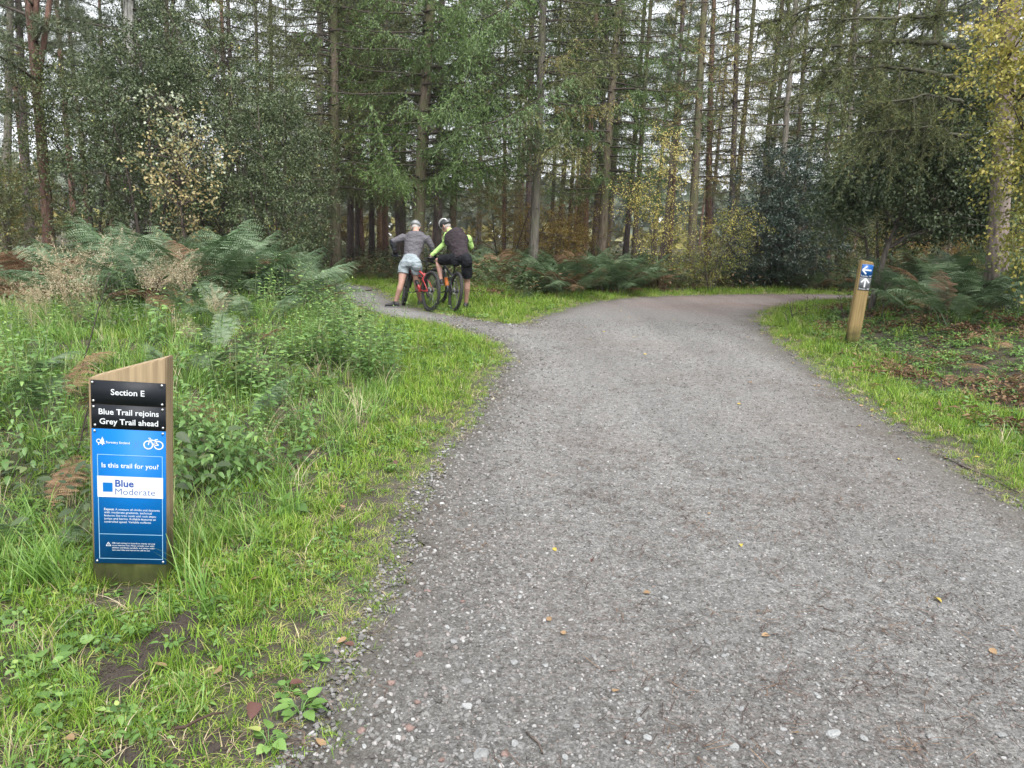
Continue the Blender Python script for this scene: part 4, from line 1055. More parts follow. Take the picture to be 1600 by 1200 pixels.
p = pts_in(np.array([[-1.2, 1.5], [4, 1.5], [4, 6.5], [-1.2, 6.5]]), 18, rng, 2.8, 1.2, margin=0); p = p[(gd_at(p) < -.05)][:235]
for x, y in p: put_stone(x, y, rng.uniform(.010, .018) + .001 * y, STONES[k % 6], 'small pale stone ' + where_on_path(x, y), 'pale stones in the gravel')
for u, v in ((565, 1145), (655, 1025), (652, 1100), (640, 1140), (723, 942), (668, 926), (788, 1182), (690, 1190), (612, 1070)):
    x, y = G(u, v)[:2]; put_stone(x, y, rng.uniform(.018, .028), PINKS[k % 2], 'pinkish stone at the left edge of the gravel near the camera', 'pink stones in the gravel')

# fallen leaves lying about
def fallen(seed, mat):
    r_ = np.random.default_rng(seed); mb = MB(); add_leaf(mb, np.array([-.5, 0, .1]), np.array([1., 0, 0]), np.array([0, r_.normal(0, .1), 1.]), 1, .75, np.clip(r_.normal(.6, .2), 0, 1), r_.uniform(.1, .35), r_.uniform(-.2, .25))
    return mb.mesh('fallen_leaf', mat)
M_LY = leafmat('fallen_yellow', [(.26, .18, .03), (.36, .27, .05)], None, .5, .4, .1, .3)
M_LO = leafmat('fallen_tan', [(.15, .09, .045), (.25, .165, .09)], None, .6, .4, .1, .3)
M_LR = leafmat('fallen_brown', [(.06, .026, .022), (.11, .05, .036)], None, .5, .4, .1, .3)
FL = {'yellow': [fallen(650, M_LY), fallen(651, M_LY)], 'tan': [fallen(652, M_LO), fallen(653, M_LO)], 'dark red brown': [fallen(654, M_LR), fallen(655, M_LR)]}
def put_leaf(u, v, colr, s, where):
    x, y = G(u, v)[:2]
    o = link('fallen_leaf', FL[colr][int(rng.integers(2))], None, (x, y, gz1(x, y) * (gd_at(np.array([[x, y]]))[0] > 0) + .008 + (.02 if gd_at(np.array([[x, y]]))[0] > .1 else 0)), (rng.normal(0, .2), rng.normal(0, .2), rng.uniform(0, 6.28)), s * .8)
    tag(o, '%s fallen leaf %s' % (colr, where), 'leaf', 'fallen leaves')
for u, v, c_, s, w in ((1465, 941, 'yellow', .05, 'lying alone on the right of the gravel'), (1158, 855, 'yellow', .035, 'small and curled in the middle of the gravel'), (866, 861, 'yellow', .035, 'on the gravel level with the foot of the sign post'), (858, 971, 'tan', .04, 'on the left half of the gravel below a smaller one'), (961, 1085, 'tan', .045, 'on the near gravel between pale stones'), (880, 993, 'tan', .04, 'pale and curled beside an orange one on the gravel'), (1011, 930, 'tan', .045, 'in the centre of the near gravel'), (926, 878, 'dark red brown', .04, 'on the gravel above the centre of the near stretch'), (1195, 997, 'tan', .045, 'long and curled on the gravel among needles'), (1552, 1022, 'tan', .045, 'near the right edge of the picture on the gravel'), (1245, 1150, 'tan', .03, 'at the bottom right between stones'), (1108, 805, 'tan', .03, 'further up in the middle of the gravel'),
    (395, 1125, 'dark red brown', .085, 'large and shiny in the grass at the bottom left'), (345, 1060, 'tan', .07, 'crumpled on the grass right of the bare soil'), (400, 915, 'tan', .06, 'whitish and frilled on the grass right of the sign post'), (250, 1050, 'tan', .06, 'pale, beside the bare soil patch'), (465, 1080, 'dark red brown', .06, 'by the grass edge at the bottom'), (110, 1170, 'tan', .06, 'in the bottom left corner of the grass'), (545, 1010, 'dark red brown', .05, 'where grass meets gravel at the lower left'), (535, 1005, 'tan', .05, 'where grass meets gravel at the lower left'), (565, 805, 'yellow', .05, 'on the short grass left of the gravel edge'), (535, 800, 'tan', .06, 'in the grass below the broad pale leaves'), (618, 730, 'dark red brown', .05, 'on the short grass halfway up the verge'), (500, 1165, 'tan', .05, 'reddish, at the very bottom of the grass edge')):
    put_leaf(u, v, c_, s, w)
for k_ in range(70):
    e = right_edge[2:11]; j_ = rng.integers(len(e) - 1); q = e[j_] + (e[j_ + 1] - e[j_]) * rng.random() + rng.normal(0, .22, 2) + np.array([.12, 0])
    u, v, _ = proj((q[0], q[1], 0)); put_leaf(u, v, 'yellow' if rng.random() < .65 else 'tan', .05, 'along the right edge of the gravel by the waymark post')
for k_ in range(34):
    q = np.array([rng.uniform(-1, 3), rng.uniform(6, 15)]); u, v, _ = proj((q[0], q[1], 0)); put_leaf(u, v, 'yellow' if rng.random() < .6 else 'tan', .045, 'scattered on the gravel and grass further up the trail')

# ------------------------------------------------------------------ bracken: every clump a plant, every frond a part
def frond_mesh(seed, mat, L=1.0, droopy=0.6):
    r_ = np.random.default_rng(seed); mb = MB(); m = 14; t = np.linspace(0, 1, m)
    x = L * (.25 * t + .55 * t ** 1.6); z = L * (.95 * t - droopy * .55 * t ** 2.6); y = .04 * L * np.sin(t * 3 + r_.uniform(0, 6))
    pts = np.stack([x, y, z], 1)
    tube(mb, pts, np.linspace(.006, .0015, m) * L ** .5, 4, .45, cap=False)
    npn = 18
    ts = np.linspace(.30, .985, npn)
    for i, s in enumerate(ts):
        b = np.array([np.interp(s, t, pts[:, k]) for k in range(3)]); b2 = np.array([np.interp(min(1, s + .02), t, pts[:, k]) for k in range(3)])
        tan = unit(b2 - b + 1e-9)
        pl = L * .285 * math.sin(PI * min(1, (1 - (s - .30) / .70) * .93 + .07)) ** .75 * (1 if s > .36 else .8) * (1 - .35 * max(0, (s - .4)))
        pl = max(pl, .02)
        for sg in (-1, 1):
            sd = unit(np.cross(tan, np.array([0, 0, 1.0]))) * sg
            d = unit(sd + tan * .45 + np.array([0, 0, r_.normal(-.12, .12)]))
            k = max(5, int(pl / .017)); q = np.linspace(.05, 1, k); up = unit(np.cross(sd, tan) * sg); up = up if up[2] > 0 else -up
            base = b + d * (q * pl)[:, None] + np.array([0, 0, -.25]) * (pl * q ** 2)[:, None]
            w = pl * .19 * (1 - q) ** .8 + .007
            tv = np.clip(.5 + r_.normal(0, .2) + .12 * q, 0, 1)
            for s2 in (-1, 1):
                dd = unit(tan * s2 * .9 + d * .55)
                leaves(mb, base, np.broadcast_to(dd, base.shape), np.broadcast_to(up, base.shape) + r_.normal(0, .12, base.shape), w * 1.0, np.full(k, .0135) * L ** .3, tv, .05, .15)
    return mb.mesh('frond', mat)
FROND = [frond_mesh(700 + k, M_BRACKEN, .92, (.35, .55, .85, .45)[k]) for k in range(4)]
RFROND = [frond_mesh(710 + k, M_RUST, .9, (.55, .8)[k]) for k in range(2)]
def bracken(u, v, h, nf, label, group, rusty=0.0, xy=None, spread=.22, tilt=0.0):
    x, y = xy if xy is not None else G(u, v)[:2]
    if gd_at(np.array([[x, y]]))[0] < .25: return None
    t = thing('bracken_plant', label, 'bracken', (x, y, gz1(x, y)), (0, 0, rng.uniform(0, 6.28)), group); rusty = max(rusty, .13)
    for k in range(nf):
        a = k * 2.4 + rng.normal(0, .4); s = h * rng.uniform(.72, 1.12); r = spread * 1.3 * rng.random() ** .5
        me = RFROND[rng.integers(2)] if rng.random() < rusty else FROND[rng.integers(4)]
        link('frond', me, t, (r * math.cos(a), r * math.sin(a), -.03), (rng.normal(0, .12), rng.normal(tilt, .16), a), s)
    return t
GL_, GR_, GM_ = 'bracken on the left bank', 'bracken on the right bank', 'bracken along the foot of the wood'
def along(u):
    return ('at the left end' if u < 240 else 'below the birch sapling' if u < 360 else 'at the right end')
poly = GP([(140, 520), (300, 540), (430, 522), (492, 490), (505, 466), (470, 452), (300, 455), (130, 480)])
pp = pts_in(poly, 9, rng, 50, 1, margin=0)[:64]
for x, y in pp:
    u = proj((x, y, 0))[0]; hh_ = rng.uniform(.95, 1.4) * (.8 if u > 440 else 1)
    bracken(0, 0, hh_, int(rng.integers(9, 13)), '%s grey green bracken clump %s of the left bank patch' % ('tall' if hh_ > 1.15 else 'lower', along(u)), GL_, .05, (x, y))
for u, v, h, nf, ru, lab in ((215, 515, 1.2, 8, 0, 'front bracken clump under the pale birch sapling, blue green and arching'), (330, 535, 1.25, 8, .12, 'front bracken clump with one rusty frond on the left bank'), (400, 520, 1.15, 8, 0, 'front bracken clump at the right of the left bank patch'), (150, 510, 1.15, 8, .1, 'bracken clump at the left end of the green patch beside the straw grass'), (485, 475, .8, 7, .1, 'bracken clump leaning over the start of the side trail'), (455, 480, .9, 7, .1, 'bracken clump behind the last straw grass before the side trail')):
    bracken(u, v, h, nf, lab, GL_, ru)
for k_ in range(26):
    u, v = rng.uniform(-60, 140), rng.uniform(450, 505)
    bracken(u, v, rng.uniform(.9, 1.25), 12, '%s rusty collapsed bracken at the left edge %s' % (('pale', 'dark', 'matted')[k_ % 3], 'in the corner by the grey pine' if u < 40 else 'below the forked red pine'), 'rusty bracken at the left edge', .92, None, .3, .30)
for u, v, h, lab in ((110, 820, .55, 'small fern at the left of the sign post among nettles'), (60, 850, .5, 'small fern in the shade at the far left of the sign post'), (330, 700, .62, 'small fern just right of the sign post top'), (300, 640, .6, 'small fern rising behind the sign post'), (350, 600, .6, 'small fern at the edge of the nettles behind the sign post')):
    bracken(u, v, h * .8, 6, lab, 'small ferns round the sign post')
for u, v, h in ((345, 560, .62), (395, 575, .6), (430, 540, .7), (300, 570, .62), (360, 610, .5), (470, 520, .7), (250, 545, .7), (330, 530, .8), (415, 520, .8), (90, 700, .5), (40, 660, .55)):
    bracken(u, v, h, 8, 'low green fern %s' % ('left of the sign post' if u < 120 else 'in the long grass just behind the sign post' if v > 565 and u < 330 else 'in the nettle bed right of the sign post' if v > 565 else 'among straw grass below the bracken' if u < 400 else 'near the back of the nettle bed'), 'ferns among the left bank nettles', .15)
# right bank
poly = GP([(1390, 520), (1440, 545), (1600, 560), (1760, 580), (1760, 470), (1500, 474), (1420, 488)])
for x, y in pts_in(poly, 9, rng, 50, 1, margin=90)[:60]:
    u = proj((x, y, 0))[0]; hh_ = rng.uniform(.95, 1.35)
    bracken(0, 0, hh_, int(rng.integers(9, 13)), '%s green bracken clump %s of the right bank patch' % ('tall' if hh_ > 1.14 else 'lower', 'at the waymark end' if u < 1480 else ('in the middle' if u < 1570 else 'at the outer right')), GR_, .06, (x, y))
for k_ in range(9):
    bracken(rng.uniform(1470, 1660), rng.uniform(550, 630), rng.uniform(.25, .42), 5, 'flattened dead brown bracken in front of the green patch on the right bank', 'dead bracken on the right bank', 1.0, None, .45, .55)
# along the foot of the wood, right of the riders and round the bend
for k_ in range(64):
    u = rng.uniform(735, 1000); y = rng.uniform(17.2, 20.5) if u < 900 else rng.uniform(18.6, 21)
    ru = rng.random() < (.45 if y < 18.6 else .12); hb_ = rng.uniform(.9, 1.35)
    bracken(0, 0, hb_, 9, ('brown dying bracken in the fringe %s' if ru else '%s grey green bracken in the fringe %%s' % ('tall' if hb_ > 1.12 else 'low')) % ('right of the riders' if u < 800 else 'at the foot of the smooth grey trunk' if u < 870 else 'left of the yellow birches' if u < 940 else 'below the yellow birches'), GM_, .85 if ru else .08, (xat(u, y), y))
for k_ in range(66):
    u = rng.uniform(990, 1420); y = rng.uniform(21.9, 25)
    ru = rng.random() < .38
    bracken(0, 0, rng.uniform(.7, 1.1), 8, ('brown dying bracken clump %s' if ru else 'dull green bracken clump %s') % ('below the yellow birch across the bend' if u < 1080 else 'left under the holly' if u < 1180 else 'right under the holly' if u < 1290 else 'behind the waymark post across the bend'), GM_, .85 if ru else .15, (xat(u, y), y))
for k_ in range(22):
    u = rng.uniform(395, 640); y = rng.uniform(21, 24)
    bracken(0, 0, rng.uniform(.5, .8), 6, 'bracken turning brown behind the side trail left of the riders', 'bracken behind the side trail', .55, (xat(u, y), y))

# ------------------------------------------------------------------ nettles
def nettle_pieces(seed, H):
    r_ = np.random.default_rng(seed); st, lf, single = MB(), MB(), []
    m = 6; t = np.linspace(0, 1, m); bend = r_.normal(0, .12, 2)
    pts = np.stack([bend[0] * t ** 2 * H, bend[1] * t ** 2 * H, t * H], 1); tube(st, pts, np.linspace(.0035, .0015, m), 4, .4, cap=False)
    nn = int(H / .042); tilt0 = r_.uniform(0, 3)
    for k in range(2, nn + 1):
        s = k / nn; b = np.array([np.interp(s, t, pts[:, q]) for q in range(3)])
        a = tilt0 + (k % 2) * PI / 2 + r_.normal(0, .2)
        L = .070 * (1 - .55 * max(0, s - .55) / .45) * r_.uniform(.8, 1.15) * (1 if s > .3 else .8)
        for o_ in (0, PI):
            d = np.array([math.cos(a + o_), math.sin(a + o_), .22 - .35 * (1 - s) + .35 * (s > .93)])
            add_leaf(lf, b + d * .018, d, np.array([r_.normal(0, .2), r_.normal(0, .2), 1]), L, L * .52, np.clip(.38 + .42 * s + r_.normal(0, .08), 0, 1), .15, .18)
            single.append((b + d * .018, a + o_, L, s))
    return st.mesh('stem', M_STEM), lf.mesh('leaves', M_NETTLE), single
NET = [nettle_pieces(800 + k, (.45, .55, .65, .5, .38)[k]) for k in range(5)]
mb = MB(); add_leaf(mb, np.zeros(3), np.array([1., 0, 0]), np.array([0, 0, 1.]), 1, .52, .50, .15, .18); NLEAF = [mb.mesh('leaf', M_NETTLE)]
mb = MB(); add_leaf(mb, np.zeros(3), np.array([1., 0, 0]), np.array([0, .1, 1.]), 1, .56, .70, .1, .45); NLEAF.append(mb.mesh('leaf', M_NETTLE))
cnt_n = 0
def nettle(x, y, label, group, sc=1.0, detail=False):
    global cnt_n
    st, lf, single = NET[cnt_n % 5]; cnt_n += 1
    t = thing('nettle', label, 'nettle', (x, y, gz1(x, y) - .02), (rng.normal(0, .10), rng.normal(0, .10), rng.uniform(0, 6.28)), group, sc)
    link('stem', st, t)
    if detail:
        for b, a, L, s in single:
            link('leaf', NLEAF[int(s > .75)], t, b, (rng.normal(0, .15), .15 + .5 * (1 - s) - .3 * (s > .93), a), L)
    else: tag(link('foliage', lf, t), kind='stuff')
    return t
GN1 = 'nettles on the left bank'
pn = []
for u, v, r_, n_ in ((305, 775, .22, 9), (345, 760, .25, 12), (390, 735, .22, 9), (310, 700, .22, 8), (440, 690, .2, 7), (420, 640, .30, 13), (365, 640, .28, 10), (480, 600, .35, 14), (530, 590, .38, 18), (575, 600, .32, 15), (600, 560, .35, 16), (545, 545, .45, 20), (495, 530, .5, 18), (520, 505, .5, 14), (455, 560, .3, 9)):
    pn += list(G(u, v)[:2] + rng.normal(0, r_ * .7, (int(n_ * 1.5), 2)))
pn = np.array(pn); pn = pn[(gd_at(pn) > .75) & (np.array([proj((a, b, 0))[1] for a, b in pn]) > 496)]
near_sorted = pn[np.argsort(np.hypot(*pn.T))]
for i_, (x, y) in enumerate(near_sorted):
    u, v, _ = proj((x, y, 0))
    sc_ = rng.uniform(.75, 1.15) * (.86 if v > 680 else 1)
    lab = '%s nettle in the %s of the left bank bed, %s' % ('tall' if sc_ > 1.02 else ('middling' if sc_ > .88 else 'short'), 'front' if v > 680 else ('middle' if v > 590 else 'back'), 'beside the sign post' if u < 350 else ('towards the straw grass' if u < 440 else ('in its centre' if u < 530 else 'on the verge side')))
    nettle(x, y, lab, GN1, sc_ * 1.05, i_ < 30)
polyB = GP([(-60, 800), (130, 800), (140, 690), (100, 640), (-60, 640)])
for i_, (x, y) in enumerate(pts_in(polyB, 24, rng, 50, 1, margin=60)[:40]): nettle(x, y, '%s nettle left of the sign post against the long grass' % ('tall', 'short', 'leafy', 'leaning')[i_ % 4], GN1, rng.uniform(.8, 1.15), i_ < 10)
polyC = GP([(60, 600), (300, 610), (400, 560), (420, 500), (250, 520), (60, 560)])
for i_, (x, y) in enumerate(pts_in(polyC, 5, rng, 50, 1, margin=60)[:34]): nettle(x, y, '%s nettle standing in the long grass behind the sign post' % ('tall', 'short', 'leafy')[i_ % 3], GN1, rng.uniform(.8, 1.2))
for u, v, n_, lab in ((1300, 535, 5, 'leafy nettle just left of the waymark post'), (1285, 520, 4, 'leafy nettle just left of the waymark post'), (1400, 570, 6, 'leafy nettle at the right foot of the waymark post'), (1440, 590, 5, 'leafy nettle at the right foot of the waymark post')):
    for k_ in range(n_):
        q = G(u, v)[:2] + rng.normal(0, .22, 2)
        if gd_at(q[None])[0] > .2: nettle(q[0], q[1], lab, 'nettles by the waymark post', rng.uniform(.55, .85))

# ------------------------------------------------------------------ straw coloured seed grass, dead stems, broad leaved plants
def straw_mesh(seed):
    r_ = np.random.default_rng(seed); mb = MB()
    for k in range(30):
        a = r_.uniform(0, 6.28); L = r_.uniform(.6, 1.05); d = np.array([math.cos(a), math.sin(a), 0]); ln = r_.uniform(.05, .5); t = np.linspace(0, 1, 6)
        pts = d * (.03 + L * ln * t ** 1.7)[:, None] + np.array([0, 0, 1]) * (L * (t - .25 * ln * t ** 2))[:, None]
        tube(mb, pts, np.linspace(.0018, .0008, 6), 3, .5, cap=False)
        K = 40; s = r_.uniform(.55, 1, K); b = np.stack([np.interp(s, t, pts[:, q]) for q in range(3)], 1)
        dd = r_.normal(0, .8, (K, 3)) + d * .5 + np.array([0, 0, .2]); off = unit(dd) * (r_.random(K) * .07 * (1.15 - s))[:, None] * 2
        leaves(mb, b + off, dd, r_.normal(0, 1, (K, 3)), r_.uniform(.02, .04, K), .007, np.clip(r_.normal(.55, .2, K), 0, 1), .1, .1)
    return mb.mesh('straw_grass', M_STRAW)
STRAW = [straw_mesh(820 + k) for k in range(3)]
for i_, (u, v, h) in enumerate(((115, 545, 1.0), (150, 540, 1.05), (130, 575, .8), (195, 520, 1.1), (235, 550, .8), (265, 545, .9), (300, 550, .8), (390, 520, .75), (440, 500, .9), (455, 500, .95), (470, 492, .9), (430, 520, .8), (345, 540, .7), (85, 560, .6), (60, 575, .6), (300, 600, .45), (340, 580, .5), (165, 510, 1.1), (180, 505, 1.2))):
    x, y = G(u, v)[:2]
    o = link('straw_grass', STRAW[i_ % 3], None, (x, y, gz1(x, y)), (rng.normal(0, .12), rng.normal(0, .12), rng.uniform(0, 6.28)), h * rng.uniform(.8, 1.0))
    tag(o, 'dead straw coloured seed grass ' + ('at the left of the bank below the bracken' if u < 220 else 'in the middle of the bank below the bracken' if u < 380 else 'at the right of the bank by the side trail'), 'grass tuft', 'straw coloured grass tufts on the left bank')
def dead_stem(u, v, ut, vt, label, r=.006):
    a = G(u, v); a[2] = gz1(a[0], a[1]); b = P(ut, vt, a[1] + .05); mb = MB(); t = np.linspace(0, 1, 7)[:, None]
    pts = (b - a) * t + np.random.default_rng(int(u)).normal(0, .008, (7, 3)) * t; tube(mb, pts, np.linspace(r, r * .5, 7), 5)
    for k in range(4):
        q = pts[2 + k] ; d = np.array([rng.normal(0, .12), rng.normal(0, .1), rng.uniform(.04, .14)]); tube(mb, [q, q + d * .6, q + d], [r * .5, r * .4, r * .2], 4)
    o = link('dead_stem', mb.mesh('dead_stem', M_DEAD), None, a); tag(o, label, 'stem', 'dead dark stems')
dead_stem(130, 640, 172, 425, 'tall dark dead stem leaning up behind the sign post')
dead_stem(120, 740, 148, 590, 'shorter dark dead stem left of the sign post', .005)
dead_stem(1322, 520, 1310, 457, 'thin dark dead stem leaning left of the waymark post', .008)
dead_stem(1375, 520, 1385, 440, 'forked dark dead stem right of the waymark post', .009)
for u, v, ut, vt in ((1235, 505, 1240, 468), (1245, 510, 1232, 475), (1258, 500, 1262, 460), (1232, 512, 1228, 485), (1266, 492, 1275, 462)):
    dead_stem(u, v, ut, vt, 'short dark dead stem on the grass tip inside the bend', .007)
def leafy(u, v, nl, L, label, name, cat, up=.6, mats=None, stalk=1.0, wide=.8, sc=1):
    x, y = G(u, v)[:2]; t = thing(name, label, cat, (x, y, gz1(x, y))); L *= .62; nl = int(nl * 1.6)
    for k in range(nl):
        a = k * 2.4 + rng.normal(0, .3); l = L * rng.uniform(.7, 1.15); mb = MB(); d = np.array([math.cos(a), math.sin(a), 0]); b = d * l * stalk * .6 + np.array([0, 0, l * up * rng.uniform(.6, 1.3)])
        add_leaf(mb, b, d + np.array([0, 0, rng.normal(.1, .2)]), np.array([rng.normal(0, .3), rng.normal(0, .3), 1]), l, l * wide, np.clip(rng.normal(.5, .14), 0, .82), .12, .2)
        tube(mb, [np.array([0, 0, -.01]), b * .6 + np.array([0, 0, .01]), b], [.0025, .002, .0018], 4, .4, cap=False)
        link('leaf', mb.mesh('leaf', M_WEED), t)
for u, v, nl, L, lab, nm, ct in ((455, 800, 7, .13, 'broad leaved plant with pale spotted leaves in the grass right of the sign post', 'broad_leaved_plant', 'plant'), (470, 1115, 8, .085, 'round leaved mallow at the grass edge near the bottom', 'mallow_plant', 'plant'), (420, 1165, 7, .08, 'round leaved weed right of the large dark fallen leaf', 'mallow_plant', 'plant'), (490, 1040, 8, .06, 'bluish round leaved weed by the gravel edge', 'mallow_plant', 'plant'), (450, 1085, 5, .06, 'small pale round leaf weed above the mallow', 'mallow_plant', 'plant'), (90, 1105, 6, .085, 'light green dock leaves left of the bare soil', 'dock_plant', 'plant'), (70, 1055, 6, .09, 'dock with one upright leaf above the light green dock', 'dock_plant', 'plant'), (110, 1020, 5, .08, 'dock leaf sticking up left of the soil trail', 'dock_plant', 'plant'), (60, 905, 8, .07, 'lobed buttercup leaves at the left of the post foot', 'buttercup_plant', 'plant'), (110, 890, 7, .065, 'lobed buttercup leaves next to the post foot', 'buttercup_plant', 'plant'), (30, 945, 7, .07, 'lobed buttercup leaves at the left edge below the nettles', 'buttercup_plant', 'plant'), (230, 925, 7, .045, 'small lobed leaves at the front of the post foot', 'buttercup_plant', 'plant'), (180, 930, 6, .04, 'tiny lobed leaves at the left front corner of the post', 'buttercup_plant', 'plant')):
    leafy(u, v, nl, L, lab, nm, ct)
# twigs and sticks
mb_ = None
for u0, v0, u1, v1, r_, lab, m_ in ((275, 1165, 345, 1135, .006, 'dry brown stick in the grass at the bottom left', M_LITTER), (370, 682, 415, 690, .005, 'pale broken stick lying among the nettles', M_STRAW), (1490, 725, 1600, 775, .006, 'long grey twig at the right edge of the gravel', B_TWIG), (1475, 715, 1530, 745, .005, 'short twig at the right edge of the gravel', B_TWIG), (565, 456, 592, 453, .02, 'dark stick across the side trail', B_TWIG), (832, 1152, 848, 1180, .004, 'thin dark twig on the near gravel', B_TWIG), (1270, 945, 1300, 958, .004, 'dark twig on the right of the near gravel', B_TWIG), (1285, 985, 1330, 998, .003, 'fine brown twig among needles on the gravel', B_TWIG)):
    a, b = G(u0, v0), G(u1, v1); mb = MB(); t = np.linspace(0, 1, 5)[:, None]; g_ = gd_at(np.array([a[:2]]))[0] > .1
    tube(mb, (b - a) * t + np.random.default_rng(int(u0)).normal(0, .01, (5, 3)) * np.array([1, 1, .3]) + np.array([0, 0, r_ + (.04 if g_ else .004)]), np.linspace(r_, r_ * .5, 5), 5)
    tag(link('twig', mb.mesh('twig', m_), None, a), lab, 'twig', 'twigs lying about')
# ------------------------------------------------------------------ sign posts
def woodmat(name, c1, c2, algae_h):
    m, n, l, bs, out = newmat(name)
    v = mapped(n, l, (22, 22, 1.1)); t = noise(n, l, 2.5, 6, vec=v)
    wv = n.new('ShaderNodeTexWave'); wv.inputs['Scale'].default_value = 9; wv.inputs['Distortion'].default_value = 7; wv.inputs['Detail'].default_value = 3
    l.new(mapped(n, l, (1, 1, .07)), wv.inputs['Vector'])
    h = mathn(n, l, 'ADD', mathn(n, l, 'MULTIPLY', t.outputs[0], .75), mathn(n, l, 'MULTIPLY', wv.outputs['Fac'], .12))
    r = ramp(n, [c1, c2], [.22, .62]); l.new(h, r.inputs[0])
    tc = n.new('ShaderNodeTexCoord'); sx = n.new('ShaderNodeSeparateXYZ'); l.new(tc.outputs['Object'], sx.inputs[0])
    st = noise(n, l, 7, 5)
    k = n.new('ShaderNodeMapRange'); k.inputs[1].default_value = algae_h * 1.5; k.inputs[2].default_value = algae_h * .35
    l.new(mathn(n, l, 'ADD', sx.outputs['Z'], mathn(n, l, 'MULTIPLY', mathn(n, l, 'SUBTRACT', st.outputs[0], .5), algae_h * 1.6)), k.inputs[0])
    alg = ramp(n, [(.005, .007, .002), (.024, .040, .005), (.055, .070, .014)], [.3, .52, .75]); l.new(st.outputs[0], alg.inputs[0])
    kn = n.new('ShaderNodeTexVoronoi'); kn.inputs['Scale'].default_value = 5.5; l.new(mapped(n, l, (1, 1, .6)), kn.inputs['Vector'])
    kr = ramp(n, [(1, 1, 1), (0, 0, 0)], [.03, .10]); l.new(kn.outputs['Distance'], kr.inputs[0])
    col = mixrgb(n, l, mathn(n, l, 'MULTIPLY', kr.outputs[0], .5), r.outputs[0], (.09, .05, .025))
    l.new(mixrgb(n, l, mathn(n, l, 'MULTIPLY', k.outputs[0], .92), col, alg.outputs[0]), bs.inputs['Base Color'])
    bs.inputs['Roughness'].default_value = .8; bs.inputs['Specular IOR Level'].default_value = .2
    bump(n, l, h, .004, .5, bs); return m
M_POST = woodmat('trail_post_wood', (.15, .108, .065), (.32, .245, .15), .28)
M_WPOST = woodmat('waymark_wood', (.13, .09, .04), (.26, .19, .085), .24)
def panelmat(name, c, grime):
    m, n, l, bs, out = newmat(name); t = noise(n, l, 14, 5); r = ramp(n, [(0, 0, 0), (1, 1, 1)], [.60, .74]); l.new(t.outputs[0], r.inputs[0])
    l.new(mixrgb(n, l, mathn(n, l, 'MULTIPLY', r.outputs[0], .35), c, grime), bs.inputs['Base Color']); bs.inputs['Roughness'].default_value = .5; bs.inputs['Specular IOR Level'].default_value = .2
    return m
M_BLACKP = panelmat('black_panel', (.012, .014, .018), (.05, .05, .05)); M_BLUEP = panelmat('blue_panel', (.0012, .108, .35), (.01, .07, .18))
M_WHITEP = plain('white_print', (.50, .52, .54), .5); M_GREYP = plain('grey_tile', (.10, .105, .115), .5); M_BLUET = plain('blue_print', (.01, .05, .24), .45); M_PALEB = plain('pale_blue_line', (.24, .42, .56), .45)
M_SCREW = plain('screw_steel', (.55, .55, .56), .35, .9)

class Sheet:
    """flat print laid on a panel: x across, z up, slightly proud of the panel"""
    def __init__(s): s.mb = MB()
    def quad(s, pts, y=0.0): s.mb.add([[p[0], y, p[1]] for p in pts], [list(range(len(pts)))])
    def rect(s, x0, z0, x1, z1, y=0.0): s.quad([(x0, z0), (x1, z0), (x1, z1), (x0, z1)], y)
    def ring(s, x, z, R, w, n=20, y=0.0):
        a = np.arange(n + 1) / n * 2 * PI
        for i in range(n): s.quad([(x + R * math.cos(a[i]), z + R * math.sin(a[i])), (x + R * math.cos(a[i + 1]), z + R * math.sin(a[i + 1])), (x + (R - w) * math.cos(a[i + 1]), z + (R - w) * math.sin(a[i + 1])), (x + (R - w) * math.cos(a[i]), z + (R - w) * math.sin(a[i]))], y)
    def bar(s, a, b, w, y=0.0):
        a, b = np.array(a), np.array(b); d = (b - a) / np.linalg.norm(b - a); nn = np.array([-d[1], d[0]]) * w / 2
        s.quad([a - nn, b - nn, b + nn, a + nn], y)
    def out(s, name, mat, parent, loc=(0, 0, 0)): return link(name, s.mb.mesh(name, mat), parent, loc)
def lettering(text, width, x, z, parent, mat, y=-.0025, bold=.0, align='LEFT'):
    cu = bpy.data.curves.new('lettering', 'FONT'); cu.body = text; cu.size = 1; cu.offset = bold; cu.fill_mode = 'FRONT'; cu.resolution_u = 3
    to = bpy.data.objects.new('lettering_source', cu); me = bpy.data.meshes.new_from_object(to); bpy.data.objects.remove(to)
    co = np.zeros(len(me.vertices) * 3); me.vertices.foreach_get('co', co); co = co.reshape(-1, 3)
    w = np.ptp(co[:, 0]); s = width / w; x0 = co[:, 0].min()
    off = {'LEFT': 0, 'CENTER': -width / 2}[align]
    new = np.stack([(co[:, 0] - x0) * s + off, 0 * co[:, 0], co[:, 1] * s], 1); me.vertices.foreach_set('co', new.ravel()); me.update()
    me.materials.clear(); me.materials.append(mat)
    return link('lettering', me, parent, (x, y, z))
def bike_print(s, x, z, w):
    """the bicycle symbol, w wide, wheels on z"""
    R = w * .245; t = w * .055; a, b = x - w / 2 + R, x + w / 2 - R
    s.ring(a, z + R, R, t * 1.15); s.ring(b, z + R, R, t * 1.15)
    bb = (x + w * .04, z + R * .95); st = (x - w * .02 + w * .14, z + R * 2.15); hd = (a + w * .085, z + R * 2.2)
    for p, q in (((a, z + R), hd), (hd, (bb[0], bb[1])), (hd, (st[0] - w * .01, st[1] - w * .05)), (bb, st), (bb, (b, z + R)), ((b, z + R), (st[0] - w * .02, st[1] - w * .12)), ((hd[0] - w * .08, hd[1] + w * .07), (hd[0] + w * .05, hd[1] + w * .06)), (hd, (hd[0] - w * .02, hd[1] + w * .07)), ((st[0] - w * .06, st[1] + w * .01), (st[0] + w * .10, st[1] + w * .03))):
        s.bar(p, q, t)

